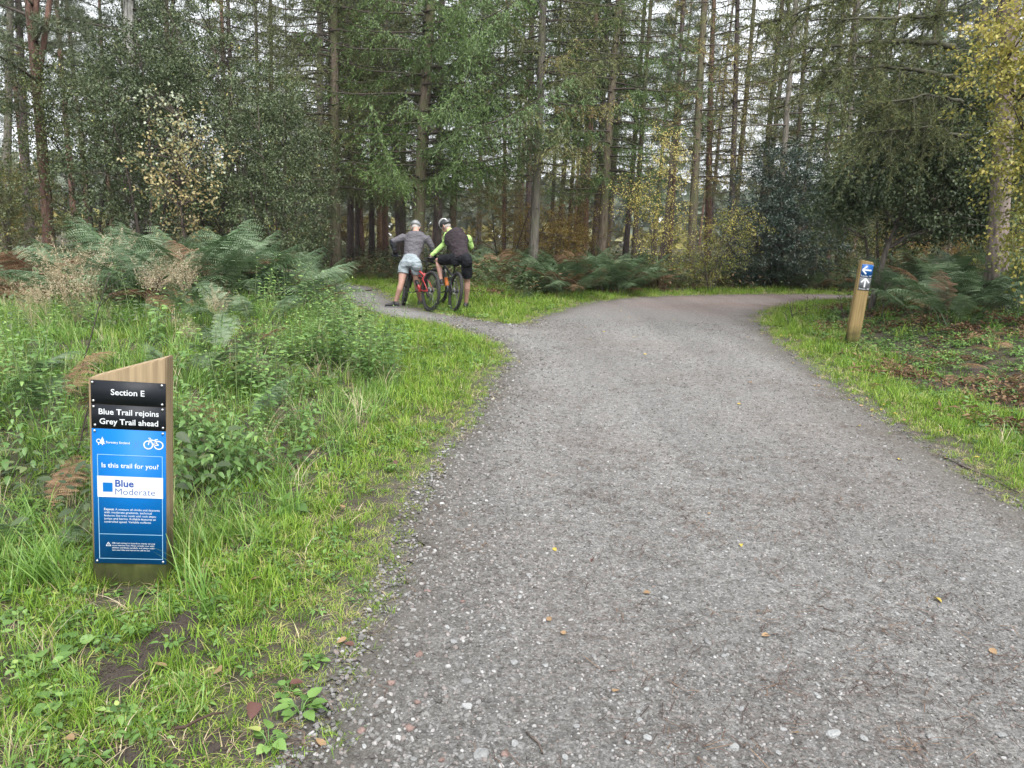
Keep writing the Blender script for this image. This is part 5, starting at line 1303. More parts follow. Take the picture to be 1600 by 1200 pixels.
b0, b1 = G(148, 918), G(258, 919)
W, D, HL, HR = .292, .09, .885, .985
root = thing('trail_sign_post', 'wide slanted timber sign post with black and blue panels left of the trail', 'sign post', (-1.582, 2.85, gz1(-1.582, 2.85)), (0, math.radians(3.6), math.radians(8)))
bm = bmesh.new()
prof = [(-W / 2, -.25), (W / 2, -.25), (W / 2, HR), (-W / 2, HL)]
f0 = [bm.verts.new((x, 0, z)) for x, z in prof]; f1 = [bm.verts.new((x, D, z)) for x, z in prof]
bm.faces.new(f0); bm.faces.new(f1[::-1])
for i in range(4): bm.faces.new((f0[i], f1[i], f1[(i + 1) % 4], f0[(i + 1) % 4]))
bmesh.ops.recalc_face_normals(bm, faces=bm.faces)
bmesh.ops.bevel(bm, geom=bm.edges[:], offset=.004, segments=2, affect='EDGES')
me = bpy.data.meshes.new('post'); bm.to_mesh(me); bm.free(); me.materials.append(M_POST); link('post', me, root)
zt = HL - .004; zb = .105                                  # panel stack top and bottom
SC = (zt - zb) / 834.0                                      # one measured unit
PX0, PX1 = -W / 2 + .010, W / 2 - .002
SX = (PX1 - PX0) / 332.0
X = lambda a: PX0 + (a - 130) * SX
Z = lambda b: zt - (b - 163) * SC
def panel(name, z0, z1, mat, label=None, th=.003):
    mb = MB(); boxv(mb, (PX0, -th - .001, z0), (PX1, -.001, z1)); o = link(name, mb.mesh(name, mat), root)
    if label: o['label'] = label
    return o
FY = -.0047
pa = panel('panel', Z(267), Z(163), M_BLACKP, 'small black panel with the section letter')
pb = panel('panel', Z(374), Z(269), M_BLACKP, 'small black panel with two lines of lettering')
pc = panel('panel', Z(997), Z(376), M_BLUEP, 'tall blue panel with trail grade')
lettering('Section E', 150 * SX, X(293), Z(224), pa, M_WHITEP, FY, .016, 'CENTER')
lettering('Blue Trail rejoins', 268 * SX, X(297), Z(311), pb, M_WHITEP, FY, .016, 'CENTER')
lettering('Grey Trail ahead', 262 * SX, X(297), Z(354), pb, M_WHITEP, FY, .016, 'CENTER')
lettering('Forestry England', 106 * SX, X(193), Z(440), pc, M_WHITEP, FY, .018)
s = Sheet()                                                 # emblem: outlined round tree beside a solid fir
cx = X(160); R = 11 * SX
s.ring(cx, Z(431), R, .0035, 14); s.rect(cx - .002, Z(449), cx + .002, Z(440))
fx = X(177)
for zz, hw in ((Z(443), 12), (Z(435), 10), (Z(427), 7)): s.quad([(fx - hw * SX, zz), (fx + hw * SX, zz), (fx, zz + 16 * SC)], -.0002 * hw / 10)
s.rect(fx - .002, Z(449), fx + .002, Z(443), -.0004); s.out('tree_emblem', M_WHITEP, pc, (0, FY, 0))
s = Sheet(); bike_print(s, X(406), Z(460), 92 * SX); s.out('bicycle_symbol', M_WHITEP, pc, (0, FY, 0))
s = Sheet(); w = .0022
x0, x1, za, zb_ = X(152), X(447), Z(490), Z(975)
s.rect(x0, zb_, x0 + w, za); s.rect(x1 - w, zb_, x1, za); s.rect(x0 + w, za - w, x1 - w, za); s.rect(x0 + w, zb_, x1 - w, zb_ + w); s.rect(x0 + w, Z(859), x1 - w, Z(859) + w)
s.out('border_line', M_PALEB, pc, (0, FY, 0))
lettering('Is this trail for you?', 258 * SX, X(300), Z(549), pc, M_WHITEP, FY, .016, 'CENTER')
s = Sheet(); s.rect(X(150), Z(685), X(449), Z(588)); band = s.out('white_band', M_WHITEP, pc, (0, FY - .0006, 0))
s = Sheet(); s.rect(X(175), Z(660), X(219), Z(618)); s.out('grade_square', M_BLUEP, pc, (0, FY - .0012, 0))
lettering('Blue', 84 * SX, X(231), Z(635), pc, M_BLUET, FY - .0012, .022)
lettering('Moderate', 181 * SX, X(231), Z(672), pc, M_BLUET, FY - .0012, -.012)
lettering('Expect:', 46 * SX, X(178), Z(746), pc, M_WHITEP, FY, .02)
lettering('A mixture of climbs and descents', 204 * SX, X(229), Z(746), pc, M_WHITEP, FY, .003)
for k, (tx, wd) in enumerate((('with moderate gradients, technical', 218), ('features like tree roots and rock steps;', 238), ('jumps and berms. Rollable features at', 236), ('controlled speed. Variable surfaces.', 216))):
    lettering(tx, wd * SX, X(178), Z(760.5 + 14.5 * k), pc, M_WHITEP, FY, .003)
s = Sheet(); tx, tz = X(195), Z(914); rr = 11 * SX
s.bar((tx - rr, tz), (tx + rr, tz), .0022); s.bar((tx - rr, tz), (tx, tz + 1.8 * rr), .0022, -.0002); s.bar((tx + rr, tz), (tx, tz + 1.8 * rr), .0022, -.0004); s.rect(tx - .0008, tz + .004, tx + .0008, tz + .011, -.0006)
s.out('warning_triangle', M_WHITEP, pc, (0, FY, 0))
for k, (txt, wd) in enumerate((('Off-road cycling is a hazardous activity carrying', 199), ('some inherent risks. Please consider your skills,', 197), ('abilities and fitness carefully, and always make', 196), ('sure your bike and helmet are safe to use.', 176))):
    lettering(txt, wd * SX, X(211), Z(903 + 11 * k), pc, M_WHITEP, FY, .004)
mb = MB(); ball(mb, (0, 0, 0), (.0052, .0032, .0052), 10, 6); SCREW = mb.mesh('screw', M_SCREW, True)
for par, (a, b) in ((pa, (138, 173)), (pa, (446, 172)), (pa, (141, 253)), (pa, (447, 256)), (pb, (141, 279)), (pb, (448, 279)), (pb, (146, 360)), (pb, (450, 360)), (pc, (143, 386)), (pc, (449, 386)), (pc, (142, 986)), (pc, (448, 986))):
    link('screw', SCREW, par, (X(a), FY - .001, Z(b)))

# waymark post on the right
bx, by = 4.775, 10.27
W2, D2, H2 = .168, .11, 1.24 - gz1(bx, by)
root = thing('waymark_post', 'plain timber waymark post with a blue left arrow above a grey up arrow', 'waymark post', (bx, by, gz1(bx, by)), (0, math.radians(3.4), math.radians(-3)))
bm = bmesh.new(); bmesh.ops.create_cube(bm, size=1)
for v in bm.verts: v.co = (v.co.x * W2, v.co.y * D2 + D2 / 2, (v.co.z + .5) * (H2 + .3) - .3 - (.02 if v.co.z > 0 and v.co.x > 0 else 0))
bmesh.ops.bevel(bm, geom=bm.edges[:], offset=.012, segments=3, affect='EDGES')
me = bpy.data.meshes.new('post'); bm.to_mesh(me); bm.free(); me.materials.append(M_WPOST); link('post', me, root)
def tile(z0, z1, mat, lab):
    mb = MB(); boxv(mb, (-.070, -.005, z0), (.082, -.001, z1)); o = link('arrow_plate', mb.mesh('arrow_plate', mat), root); o['label'] = lab; return o
M_TBLUE = plain('blue_tile', (.004, .07, .26), .45)
zt = H2 - .055
a = tile(zt - .178, zt, M_TBLUE, 'blue plate with a white arrow pointing left'); b = tile(zt - .355, zt - .181, M_GREYP, 'grey plate with a white arrow pointing up')
for par, zc, ang in ((a, zt - .078, PI / 2), (b, zt - .255, 0)):
    s = Sheet(); r2 = lambda x, z: (.006 + x * math.cos(ang) - z * math.sin(ang), zc + x * math.sin(ang) + z * math.cos(ang))
    s.bar(r2(0, -.058), r2(0, .045), .021); s.bar(r2(0, .062), r2(-.054, .006), .021, -.0003); s.bar(r2(0, .062), r2(.054, .006), .021, -.0006)
    s.out('arrow', M_WHITEP, par, (0, -.0065, 0))
    s = Sheet(); zz = zc - .088
    for q in range(7): s.rect(-.06 + q * .013, zz, -.051 + q * .013, zz + (.010, .008, .011, .008, .009, .011, .008)[q])
    bike_print(s, .058, zz - .001, .03); s.out('small_print', M_WHITEP, par, (0, -.0065, 0))
    for x_ in (-.062, .074):
        for z_ in (.070, -.072): link('screw', SCREW, par, (x_, -.006, zc + z_))
# ------------------------------------------------------------------ mountain bikes
M_TYRE = plain('tyre_rubber', (.018, .018, .018), .8, var=.3, scale=30); M_BLK = plain('black_metal', (.012, .012, .013), .4, .3); M_STEEL = plain('bike_steel', (.35, .35, .36), .35, 1)
M_RED = plain('red_frame', (.29, .020, .022), .3, var=.1); M_BFRAME = plain('dark_frame', (.022, .024, .028), .35); M_SILV = plain('silver_fork', (.55, .56, .58), .3, .5); M_ORANGE = plain('orange_panel', (.62, .17, .03), .4)
def wheel(parent, name, x, rotor_side=1, lean=0):
    w = link(name, None, parent, (x, 0, .372))
    mb = MB(); torus(mb, (0, 0, 0), .342, .029, 0, 56, 10, rz=.030)
    for k in range(64):
        a = k / 64 * 2 * PI
        for y_ in ((-.018, .018) if k % 2 else (-.006, .006, -.028, .028)):
            rr = .371 if abs(y_) < .02 else .362
            c = np.array([rr * math.cos(a), y_, rr * math.sin(a)]); e = np.array([-math.sin(a), 0, math.cos(a)]); o = np.array([math.cos(a), 0, math.sin(a)])
            boxv(mb, (-.006, -.005, -.006), (.006, .005, .006), Matrix(((e[0], 0, o[0], c[0]), (e[1], 1, o[1], c[1]), (e[2], 0, o[2], c[2]), (0, 0, 0, 1))))
    link('tyre', mb.mesh('tyre', M_TYRE, False), w)
    mb = MB(); torus(mb, (0, 0, 0), .308, .010, 0, 48, 6, rz=.015); link('rim', mb.mesh('rim', M_BLK, True), w)
    mb = MB()
    for k in range(28):
        a = k / 28 * 2 * PI; b_ = a + (.35 if k % 2 else -.35); y_ = .028 * (1 if k % 4 < 2 else -1)
        tube(mb, [(.024 * math.cos(b_), y_, .024 * math.sin(b_)), (.302 * math.cos(a), 0, .302 * math.sin(a))], .0013, 3, cap=False)
    o = link('spokes', mb.mesh('spokes', M_STEEL), w); o['kind'] = 'stuff'
    mb = MB(); tube(mb, [(0, -.06, 0), (0, -.03, 0), (0, .03, 0), (0, .06, 0)], [.012, .024, .024, .012], 12); link('hub', mb.mesh('hub', M_BLK), w)
    mb = MB(); torus(mb, (0, .040, 0), .075, .010, 0, 28, 4, rz=.001)
    for k in range(6):
        a = k / 6 * 2 * PI; tube(mb, [(.02 * math.cos(a), .04, .02 * math.sin(a)), (.07 * math.cos(a + .4), .04, .07 * math.sin(a + .4))], .004, 4)
    link('brake_disc', mb.mesh('brake_disc', M_STEEL), w)
    return w
def bicycle(label, loc, head, roll, steer, fm, fkm, accent=None, sad_h=.96, wheel_x=1.19):
    """built forward along x, left along y"""
    root = thing('mountain_bike', label, 'bicycle', loc, (roll, 0, head), 'mountain bikes')
    rw = wheel(root, 'rear_wheel', 0)
    mb = MB()
    for k in range(9): torus(mb, (0, -.022 - .004 * k, 0), .085 - .0075 * k, .003, 0, 28, 4)
    link('cassette', mb.mesh('cassette', M_STEEL), rw)
    bb = np.array([.435, 0, .345]); hb = np.array([.965, 0, .72]); ht = np.array([.925, 0, .835]); stt = np.array([.285, 0, .69])
    mb = MB()
    tube(mb, [bb, bb + (hb - bb) * .5 + np.array([0, 0, .02]), hb], [.032, .034, .030], 10); tube(mb, [stt + np.array([.02, 0, -.05]), ht + np.array([-.03, 0, -.03])], [.020, .024], 8)
    tube(mb, [bb, stt], [.024, .020], 8); tube(mb, [hb, ht], .027, 10); tube(mb, [bb + np.array([0, -.045, 0]), bb + np.array([0, .045, 0])], .024, 10)
    tube(mb, [bb + (stt - bb) * .55, np.array([.60, 0, .66])], .014, 6)
    link('frame', mb.mesh('frame', fm, True), root)
    mb = MB()
    for y_ in (-.058, .058):
        tube(mb, [bb + np.array([-.03, y_ * .6, .03]), np.array([.2, y_, .36]), np.array([0, y_ * 1.05, .372])], [.014, .012, .010], 6)
        tube(mb, [np.array([.345, y_ * .5, .60]), np.array([.2, y_, .53]), np.array([0, y_ * 1.05, .372])], [.012, .010, .009], 6)
    link('rear_triangle', mb.mesh('rear_triangle', fm, True), root)
    mb = MB(); tube(mb, [(.36, 0, .60), (.56, 0, .585)], .019, 8); tube(mb, [(.40, 0, .597), (.50, 0, .588)], .027, 10); link('shock', mb.mesh('shock', M_BLK, True), root)
    mb = MB(); tube(mb, [stt + np.array([.01, 0, -.03]), np.array([.20, 0, sad_h - .04])], .0145, 8); link('seat_post', mb.mesh('seat_post', M_BLK, True), root)
    mb = MB(); rings = []
    for t, hw, th in ((0, .068, .018), (.12, .075, .024), (.35, .060, .022), (.6, .030, .018), (.9, .022, .015), (1, .014, .010)):
        rings.append((np.array([.07 + .27 * t, 0, sad_h + .012 * math.cos(t * PI) + (.012 if t == 0 else 0)]), np.array([0, hw, 0]), np.array([0, 0, th])))
    loft(mb, rings, 14); link('saddle', mb.mesh('saddle', M_BLK, True), root)
    # crank set
    mb = MB(); torus(mb, bb + np.array([0, -.055, 0]), .062, .005, 0, 30, 4); tube(mb, [bb + np.array([0, -.05, 0]), bb + np.array([0, -.06, 0])], .035, 10)
    link('chainring', mb.mesh('chainring', M_BLK), root)
    mb = MB(); tube(mb, [bb + np.array([0, -.058, .060]), np.array([0, -.04, .372 + .045])], .004, 4); tube(mb, [bb + np.array([0, -.058, -.060]), np.array([.03, -.04, .24]), np.array([0, -.04, .372 - .04])], .004, 4); link('chain', mb.mesh('chain', M_STEEL), root)
    mb = MB(); tube(mb, [(0.02, -.045, .33), (.03, -.05, .24)], .012, 6); link('derailleur', mb.mesh('derailleur', M_BLK), root)
    for sgn, y_ in ((1, .075), (-1, -.075)):
        e = bb + np.array([sgn * .165, y_, -.045 * sgn]); mb = MB(); tube(mb, [bb + np.array([0, y_ * .85, 0]), e], [.014, .011], 6); c = link('crank', mb.mesh('crank', M_BLK, True), root)
        mb = MB(); yy = y_ + (.06 if y_ > 0 else -.06); boxv(mb, (e[0] - .045, yy - .045, e[2] - .009), (e[0] + .045, yy + .045, e[2] + .009)); link('pedal', mb.mesh('pedal', M_BLK), c)
    # steering part
    ax = unit(ht - hb); st = link('steering', None, root, hb); st.rotation_mode = 'QUATERNION'
    from mathutils import Quaternion
    st.rotation_quaternion = Quaternion(Vector(ax), steer)
    fw = wheel(root, 'front_wheel', 0)
    off = np.array([wheel_x, 0, .372]) - hb
    q = Quaternion(Vector(ax), steer); offr = q @ Vector(off)
    fw.location = Vector(hb) + offr; fw.rotation_mode = 'QUATERNION'; fw.rotation_quaternion = q
    mb = MB()
    for y_ in (-.065, .065): tube(mb, [off + np.array([0, y_, 0]), off + np.array([-.015, y_, .05]), np.array([.06, y_, .10]), np.array([.005, y_, -.02])][:1] + [np.array([off[0] - .14, y_, off[2] + .22]), np.array([.01, y_, -.01])], [.021, .022, .017], 8)
    tube(mb, [np.array([.01, -.07, -.005]), np.array([.01, .07, -.005])], .022, 8)
    tube(mb, [np.array([off[0] - .15, -.065, off[2] + .26]), np.array([off[0] - .11, 0, off[2] + .31]), np.array([off[0] - .15, .065, off[2] + .26])], .015, 6)
    link('fork', mb.mesh('fork', fkm, True), st)
    mb = MB(); up = ht - hb + ax * .055; tube(mb, [up - ax * .06, up + ax * .01], .020, 8); tube(mb, [up, up + np.array([.05, 0, .015])], .018, 8); link('stem', mb.mesh('stem', M_BLK, True), st)
    hc = up + np.array([.05, 0, .02]); mb = MB(); tube(mb, [hc + np.array([-.055, -.42, .03]), hc + np.array([-.02, -.17, .022]), hc + np.array([0, -.06, 0]), hc + np.array([0, .06, 0]), hc + np.array([-.02, .17, .022]), hc + np.array([-.055, .42, .03])], .0155, 8); link('handlebar', mb.mesh('handlebar', M_BLK, True), st)
    for s_ in (-1, 1):
        mb = MB(); tube(mb, [hc + np.array([-.055, .42 * s_, .03]), hc + np.array([-.038, .29 * s_, .026])], .020, 8); tube(mb, [hc + np.array([-.02, .25 * s_, .02]), hc + np.array([.03, .30 * s_, -.005]), hc + np.array([.0, .38 * s_, -.015])], .007, 5)
        link('grip', mb.mesh('grip', M_BLK, True), st)
    if accent:
        d_ = hb - bb; mb = MB(); tube(mb, [bb + d_ * .22 + np.array([0, 0, .004]), bb + d_ * .55 + np.array([0, 0, .02])], .0375, 10); link('frame_panel', mb.mesh('frame_panel', accent, True), root)
    B = Matrix.Translation(Vector(loc)) @ Euler((roll, 0, head)).to_matrix().to_4x4() @ Matrix.Translation(Vector(hb)) @ q.to_matrix().to_4x4()
    grips = {k: np.array(B @ Vector(hc + np.array([-.048, .36 * s_, .028]))) for k, s_ in (('L', 1), ('R', -1))}
    return root, grips
rw1, rw2 = G(671, 487), G(708, 487)
_, gr1 = bicycle('red mountain bike straddled by the rider in the grey jersey on the side trail', (rw1[0], rw1[1], .006), PI / 2 + math.radians(32), math.radians(4), math.radians(-20), M_RED, M_BLK, M_BLK)
z2 = max(gz1(rw2[0], rw2[1]), 0.0)
_, gr2 = bicycle('dark mountain bike with orange frame panel under the rider in the black vest', (rw2[0], rw2[1], z2), PI / 2 + math.radians(22), math.radians(7), math.radians(22), M_BFRAME, M_SILV, M_ORANGE)

# ------------------------------------------------------------------ riders
def remesh(mb, mat, name, vox=.011, smooth=4):
    me = mb.mesh(name + '_rough'); o = bpy.data.objects.new(name + '_rough', me); C.objects.link(o)
    r_ = o.modifiers.new('union', 'REMESH'); r_.mode = 'VOXEL'; r_.voxel_size = vox; r_.use_smooth_shade = True
    s_ = o.modifiers.new('soft', 'SMOOTH'); s_.iterations = smooth; s_.factor = .5
    dg = bpy.context.evaluated_depsgraph_get(); dg.update()
    out = bpy.data.meshes.new_from_object(o.evaluated_get(dg)); out.name = name
    bpy.data.objects.remove(o); bpy.data.meshes.remove(me)
    out.materials.clear(); out.materials.append(mat)
    return out
def limb(mb, pts, rad, n=14):
    """rounded tapered limb with hemispherical ends"""
    pts = [np.asarray(p, float) for p in pts]; rad = list(rad)
    d0 = unit(pts[0] - pts[1]); d1 = unit(pts[-1] - pts[-2]); P_, R_ = [], []
    for k in (75, 45, 20): P_.append(pts[0] + d0 * rad[0] * math.sin(math.radians(k))); R_.append(rad[0] * math.cos(math.radians(k)))
    P_ += pts; R_ += rad
    for k in (20, 45, 75): P_.append(pts[-1] + d1 * rad[-1] * math.sin(math.radians(k))); R_.append(rad[-1] * math.cos(math.radians(k)))
    tube(mb, P_, R_, n)
def between(a, b, t): return np.asarray(a) + (np.asarray(b) - np.asarray(a)) * t
M_SKIN = plain('skin', (.34, .20, .155), .5, var=.10, scale=25); M_HAIR = plain('grey_hair', (.28, .26, .24), .7, var=.2, scale=60)
M_JERSEY = clothmat('grey_jersey', (.085, .08, .09)); M_PALESH = clothmat('pale_shorts', (.22, .255, .275)); M_BLKC = clothmat('black_cloth', (.008, .009, .012))
M_VEST = clothmat('dark_vest', (.024, .018, .021), .4); M_LIME = clothmat('lime_sleeve', (.30, .47, .15)); M_SHOE = plain('black_shoe', (.016, .016, .017), .6); M_SOLE = plain('shoe_sole', (.12, .12, .12), .7)
M_HELM = plain('grey_helmet', (.17, .175, .18), .3); M_HELMB = plain('black_helmet', (.02, .022, .024), .3); M_HELMW = plain('white_helmet_trim', (.62, .63, .63), .35)

def torso(mb, hip, chest, neck, right, grow=0.0, w=(.165, .150, .185, .20, .14, .06), d=(.115, .105, .12, .115, .085, .058), top=True):
    """pelvis to neck, cross sections turned with the shoulders"""
    hip, chest, neck = map(np.asarray, (hip, chest, neck)); pts = [hip + (hip - chest) * .10, between(hip, chest, .38), between(hip, chest, .95), between(chest, neck, .55), between(chest, neck, .85), neck]
    rings = []
    for i, p in enumerate(pts):
        ax = unit(np.gradient(np.array(pts), axis=0)[i]); r_ = right[0] * (1 - i / 5) + right[1] * (i / 5); r_ = unit(r_ - ax * (r_ @ ax)); f_ = np.cross(ax, r_)
        rings.append((p, r_ * (w[i] + grow), f_ * (d[i] + grow)))
    loft(mb, rings if top else rings[:-1], 22)
    return rings
def hand(mb, wrist, d, palm_n, curl, L=.185):
    """palm, four unequal bent fingers and a thumb from the side of the palm"""
    d = unit(np.asarray(d, float)); nn = unit(palm_n - d * (np.asarray(palm_n) @ d)); s = np.cross(d, nn); wrist = np.asarray(wrist)
    loft(mb, [(wrist - d * .01, s * .026, nn * .019), (wrist + d * .03, s * .034, nn * .017), (wrist + d * .085, s * .041, nn * .014), (wrist + d * .092, s * .036, nn * .010)], 12)
    for k, (o_, l_) in enumerate(((-.030, .066), (-.010, .078), (.010, .074), (.030, .058))):
        p = wrist + d * .085 + s * o_; q = [p]; a = .25
        for j in range(3):
            a += curl * (.55 if j else .35); p = p + (d * math.cos(a) + nn * math.sin(a)) * l_ * (.46, .32, .22)[j]; q.append(p)
        limb(mb, q, [.0095, .009, .0085, .0075], 8)
    p = wrist + d * .03 - s * .03; limb(mb, [p, p + (d * .5 - s * .7 + nn * .4) * .045, p + (d * .8 - s * .25 + nn * .9) * .075], [.012, .0105, .0085], 8)
def head(mb, c, fwd, up, s=1.0):
    """skull, jaw, nose, brow, ears"""
    fwd = unit(np.asarray(fwd, float)); up = unit(np.asarray(up, float) - fwd * (np.asarray(up) @ fwd)); r_ = np.cross(fwd, up); c = np.asarray(c)
    rings = []
    for z, a, b, o_ in ((-.115, .028, .030, .045), (-.095, .048, .052, .035), (-.06, .062, .075, .02), (-.02, .070, .088, .008), (.03, .075, .097, 0), (.07, .070, .090, -.004), (.10, .052, .066, -.006), (.118, .022, .028, -.006)):
        rings.append((c + up * z * s + fwd * o_ * s, r_ * a * s, fwd * b * s))
    loft(mb, rings, 20)
    limb(mb, [c + fwd * .088 + up * .012, c + fwd * .108 - up * .022], [.010, .015], 8)
    limb(mb, [c + fwd * .086 - up * .058 - r_ * .022, c + fwd * .092 - up * .058, c + fwd * .086 - up * .058 + r_ * .022], [.007, .009, .007], 8)
    for sg in (-1, 1): limb(mb, [c + r_ * .076 * sg - fwd * .01 - up * .03, c + r_ * .084 * sg - fwd * .016 + up * .018], [.012, .016], 8)
    return fwd, up, r_
def helmet(parent, c, fwd, up, m1, m2, s=1.0):
    fwd = unit(np.asarray(fwd, float)); up = unit(np.asarray(up, float) - fwd * (np.asarray(up) @ fwd)); r_ = np.cross(fwd, up); c = np.asarray(c)
    mb = MB(); rings = []
    for z, a, b, o_ in ((.012, .090, .118, -.012), (.035, .097, .130, -.008), (.075, .096, .128, -.004), (.108, .080, .108, -.004), (.130, .050, .072, -.006), (.142, .018, .025, -.008)):
        rings.append((c + up * z * s + fwd * o_ * s, r_ * a * s, fwd * b * s))
    loft(mb, rings, 26); shell = link('helmet', mb.mesh('helmet', m1, True), parent)
    mb = MB()
    for k in (-2, -1, 0, 1, 2):
        q = []
        for a in np.linspace(-.25, 1.12, 9):
            th = a * PI * .8; q.append(c + up * (.045 + .098 * math.sin(th)) * s + fwd * (.122 * math.cos(th)) * s * (1 - .05 * abs(k)) + r_ * k * (.020 + .016 * math.sin(th)) * s)
        tube(mb, q, .0085, 6)
    link('vent_rib', mb.mesh('vent_rib', m2, True), shell)
    mb = MB(); v0 = c + up * .045 + fwd * .115; V = [v0 - r_ * .075, v0 + r_ * .075, v0 + fwd * .055 + r_ * .05 - up * .008, v0 + fwd * .055 - r_ * .05 - up * .008]
    V = V + [p + up * .005 for p in V]; mb.add(V, [[0, 1, 2, 3], [7, 6, 5, 4], [0, 4, 5, 1], [1, 5, 6, 2], [2, 6, 7, 3], [3, 7, 4, 0]]); link('peak', mb.mesh('peak', m1), shell)
    mb = MB()
    for sg in (-1, 1): tube(mb, [c + r_ * .088 * sg + up * .02, c + r_ * .075 * sg - up * .05 + fwd * .02, c + fwd * .03 - up * .115], .005, 4)
    link('chin_strap', mb.mesh('chin_strap', M_BLKC), shell)
    return shell
def shoe(parent, ankle, toe_dir, ground_z, L=.285):
    d = unit(np.array([toe_dir[0], toe_dir[1], 0.0])) if abs(toe_dir[2]) < .01 else unit(np.asarray(toe_dir, float)); s = unit(np.cross(d, np.array([0, 0, 1.0]))); u = np.cross(s, d); a = np.asarray(ankle, float)
    base = a.copy(); base[2] = ground_z; heel = base - d * .075
    mb = MB(); rings = []
    for t, hw, hh in ((0, .026, .035), (.08, .036, .055), (.25, .038, .062), (.45, .040, .045), (.65, .047, .034), (.85, .045, .028), (.96, .030, .022), (1, .012, .012)):
        rings.append((heel + d * L * t + u * (hh + .012), s * hw, u * hh))
    loft(mb, rings, 16); tube(mb, [base + u * .06 - d * .012, a + np.array([0, 0, .03])], [.046, .044], 12)
    o = link('shoe', remesh(mb, M_SHOE, 'shoe', .008, 2), parent)
    mb = MB(); rings = [(heel + d * L * t + u * .009, s * hw, u * .011) for t, hw in ((-.02, .02), (.06, .038), (.25, .037), (.45, .038), (.7, .050), (.88, .046), (1.01, .018))]
    loft(mb, rings, 14); link('sole', mb.mesh('sole', M_SOLE, True), o)
    return o
def person(label, J, looks, mats, heads, hands, feet):
    hipc = (J['hipL'] + J['hipR']) / 2; root = thing('person', label, 'person', (hipc[0], hipc[1], J['ground']), (0, 0, 0), 'riders')
    O = np.array([hipc[0], hipc[1], J['ground']]); K = {k: (v - O if isinstance(v, np.ndarray) else v) for k, v in J.items()}
    rs = unit(K['shR'] - K['shL']); rh = unit(K['hipR'] - K['hipL']); hipc = (K['hipL'] + K['hipR']) / 2
    pelvis = hipc + np.array([0, 0, .02])
    body = MB(); torso(body, pelvis, K['chest'], K['neck'], (rh, rs))
    limb(body, [K['neck'] - unit(K['neck'] - K['chest']) * .05, between(K['neck'], K['head'], .6)], [.062, .056])
    head(body, K['head'], heads[0], heads[1])
    for s_ in 'LR':
        limb(body, [between(K['sh' + s_], K['chest'], .25), K['sh' + s_], between(K['sh' + s_], K['el' + s_], .45), K['el' + s_], between(K['el' + s_], K['wr' + s_], .35), K['wr' + s_]], [.065, .062, .052, .043, .042, .029])
        hand(body, K['wr' + s_], hands[s_][0], hands[s_][1], hands[s_][2])
        hp, kn, an = K['hip' + s_], K['kn' + s_], K['an' + s_]; back = np.asarray(looks['back'])
        limb(body, [between(hp, hipc, .25) + np.array([0, 0, .02]), between(hp, kn, .25), between(hp, kn, .65), kn, between(kn, an, .28) + back * .018, between(kn, an, .65) + back * .006, an], [.095, .092, .074, .057, .058, .043, .036])
        limb(body, [hp - rh * (0.02 if s_ == 'R' else -.02) + back * .055 + np.array([0, 0, .02]), hp + back * .05 + np.array([0, 0, -.05])], [.085, .085])
        f = feet[s_]; limb(body, [an, an + unit(f[0]) * .02 + np.array([0, 0, f[1] - an[2] - O[2] + .05]) if False else an + np.array([0, 0, -.045]) + unit(f[0]) * .03, an + np.array([0, 0, -.055]) + unit(f[0]) * .13], [.036, .036, .028])
    link('body', remesh(body, M_SKIN, 'body', .0085, 3), root)
    # upper garment
    top = MB(); torso(top, pelvis + np.array([0, 0, .0]), K['chest'], K['neck'], (rh, rs), .020, top=False)
    if mats.get('sleeve_same', True):
        for s_ in 'LR': limb(top, [between(K['sh' + s_], K['chest'], .2), K['sh' + s_], between(K['sh' + s_], K['el' + s_], .45), K['el' + s_], between(K['el' + s_], K['wr' + s_], mats['sleeve_end'][s_])], [.080, .080, .066, .056, .046])
    else:
        for s_ in 'LR': limb(top, [between(K['sh' + s_], K['chest'], .25), between(K['sh' + s_], K['chest'], .05)], [.078, .078])
    link('jersey', remesh(top, mats['top'], 'jersey', .011, 6), root)
    if not mats.get('sleeve_same', True):
        for s_ in 'LR':
            sl = MB(); limb(sl, [K['sh' + s_], between(K['sh' + s_], K['el' + s_], .5), K['el' + s_], between(K['el' + s_], K['wr' + s_], .9)], [.076, .064, .054, .040]); link('sleeve', remesh(sl, mats['sleeve'], 'sleeve', .010, 4), root)
        cl = MB(); limb(cl, [between(K['chest'], K['neck'], .86), K['neck']], [.078, .066]); link('collar', remesh(cl, mats['sleeve'], 'collar', .010, 3), root)
    else:
        for s_ in 'LR':
            if mats['under'].get(s_):
                ul = MB(); limb(ul, [between(K['el' + s_], K['wr' + s_], -.02), between(K['el' + s_], K['wr' + s_], .4), between(K['el' + s_], K['wr' + s_], .95)], [.050, .049, .037]); link('arm_warmer', remesh(ul, M_BLKC, 'arm_warmer', .009, 3), root)
    gl_ = MB()
    for s_ in 'LR':
        gl_ = MB(); hand(gl_, K['wr' + s_], hands[s_][0], hands[s_][1], hands[s_][2]); g2 = gl_
        for V in g2.v: pass
        gm = remesh(g2, M_BLKC, 'glove', .006, 1)
        nv = len(gm.vertices); co = np.zeros(nv * 3); no = np.zeros(nv * 3); gm.vertices.foreach_get('co', co); gm.vertices.foreach_get('normal', no); gm.vertices.foreach_set('co', co + no * .004); gm.update()
        if mats['gloves']: link('glove', gm, root)
    # shorts
    sh = MB(); pel = pelvis; sp = unit(K['chest'] - pel)
    loft(sh, [(pel + sp * .14, rh * .166, np.cross(sp, rh) * .128), (pel + sp * .05, rh * .178, np.cross(sp, rh) * .138), (pel - sp * .05, rh * .172, np.cross(sp, rh) * .135), (pel - sp * .11, rh * .13, np.cross(sp, rh) * .105)], 22)
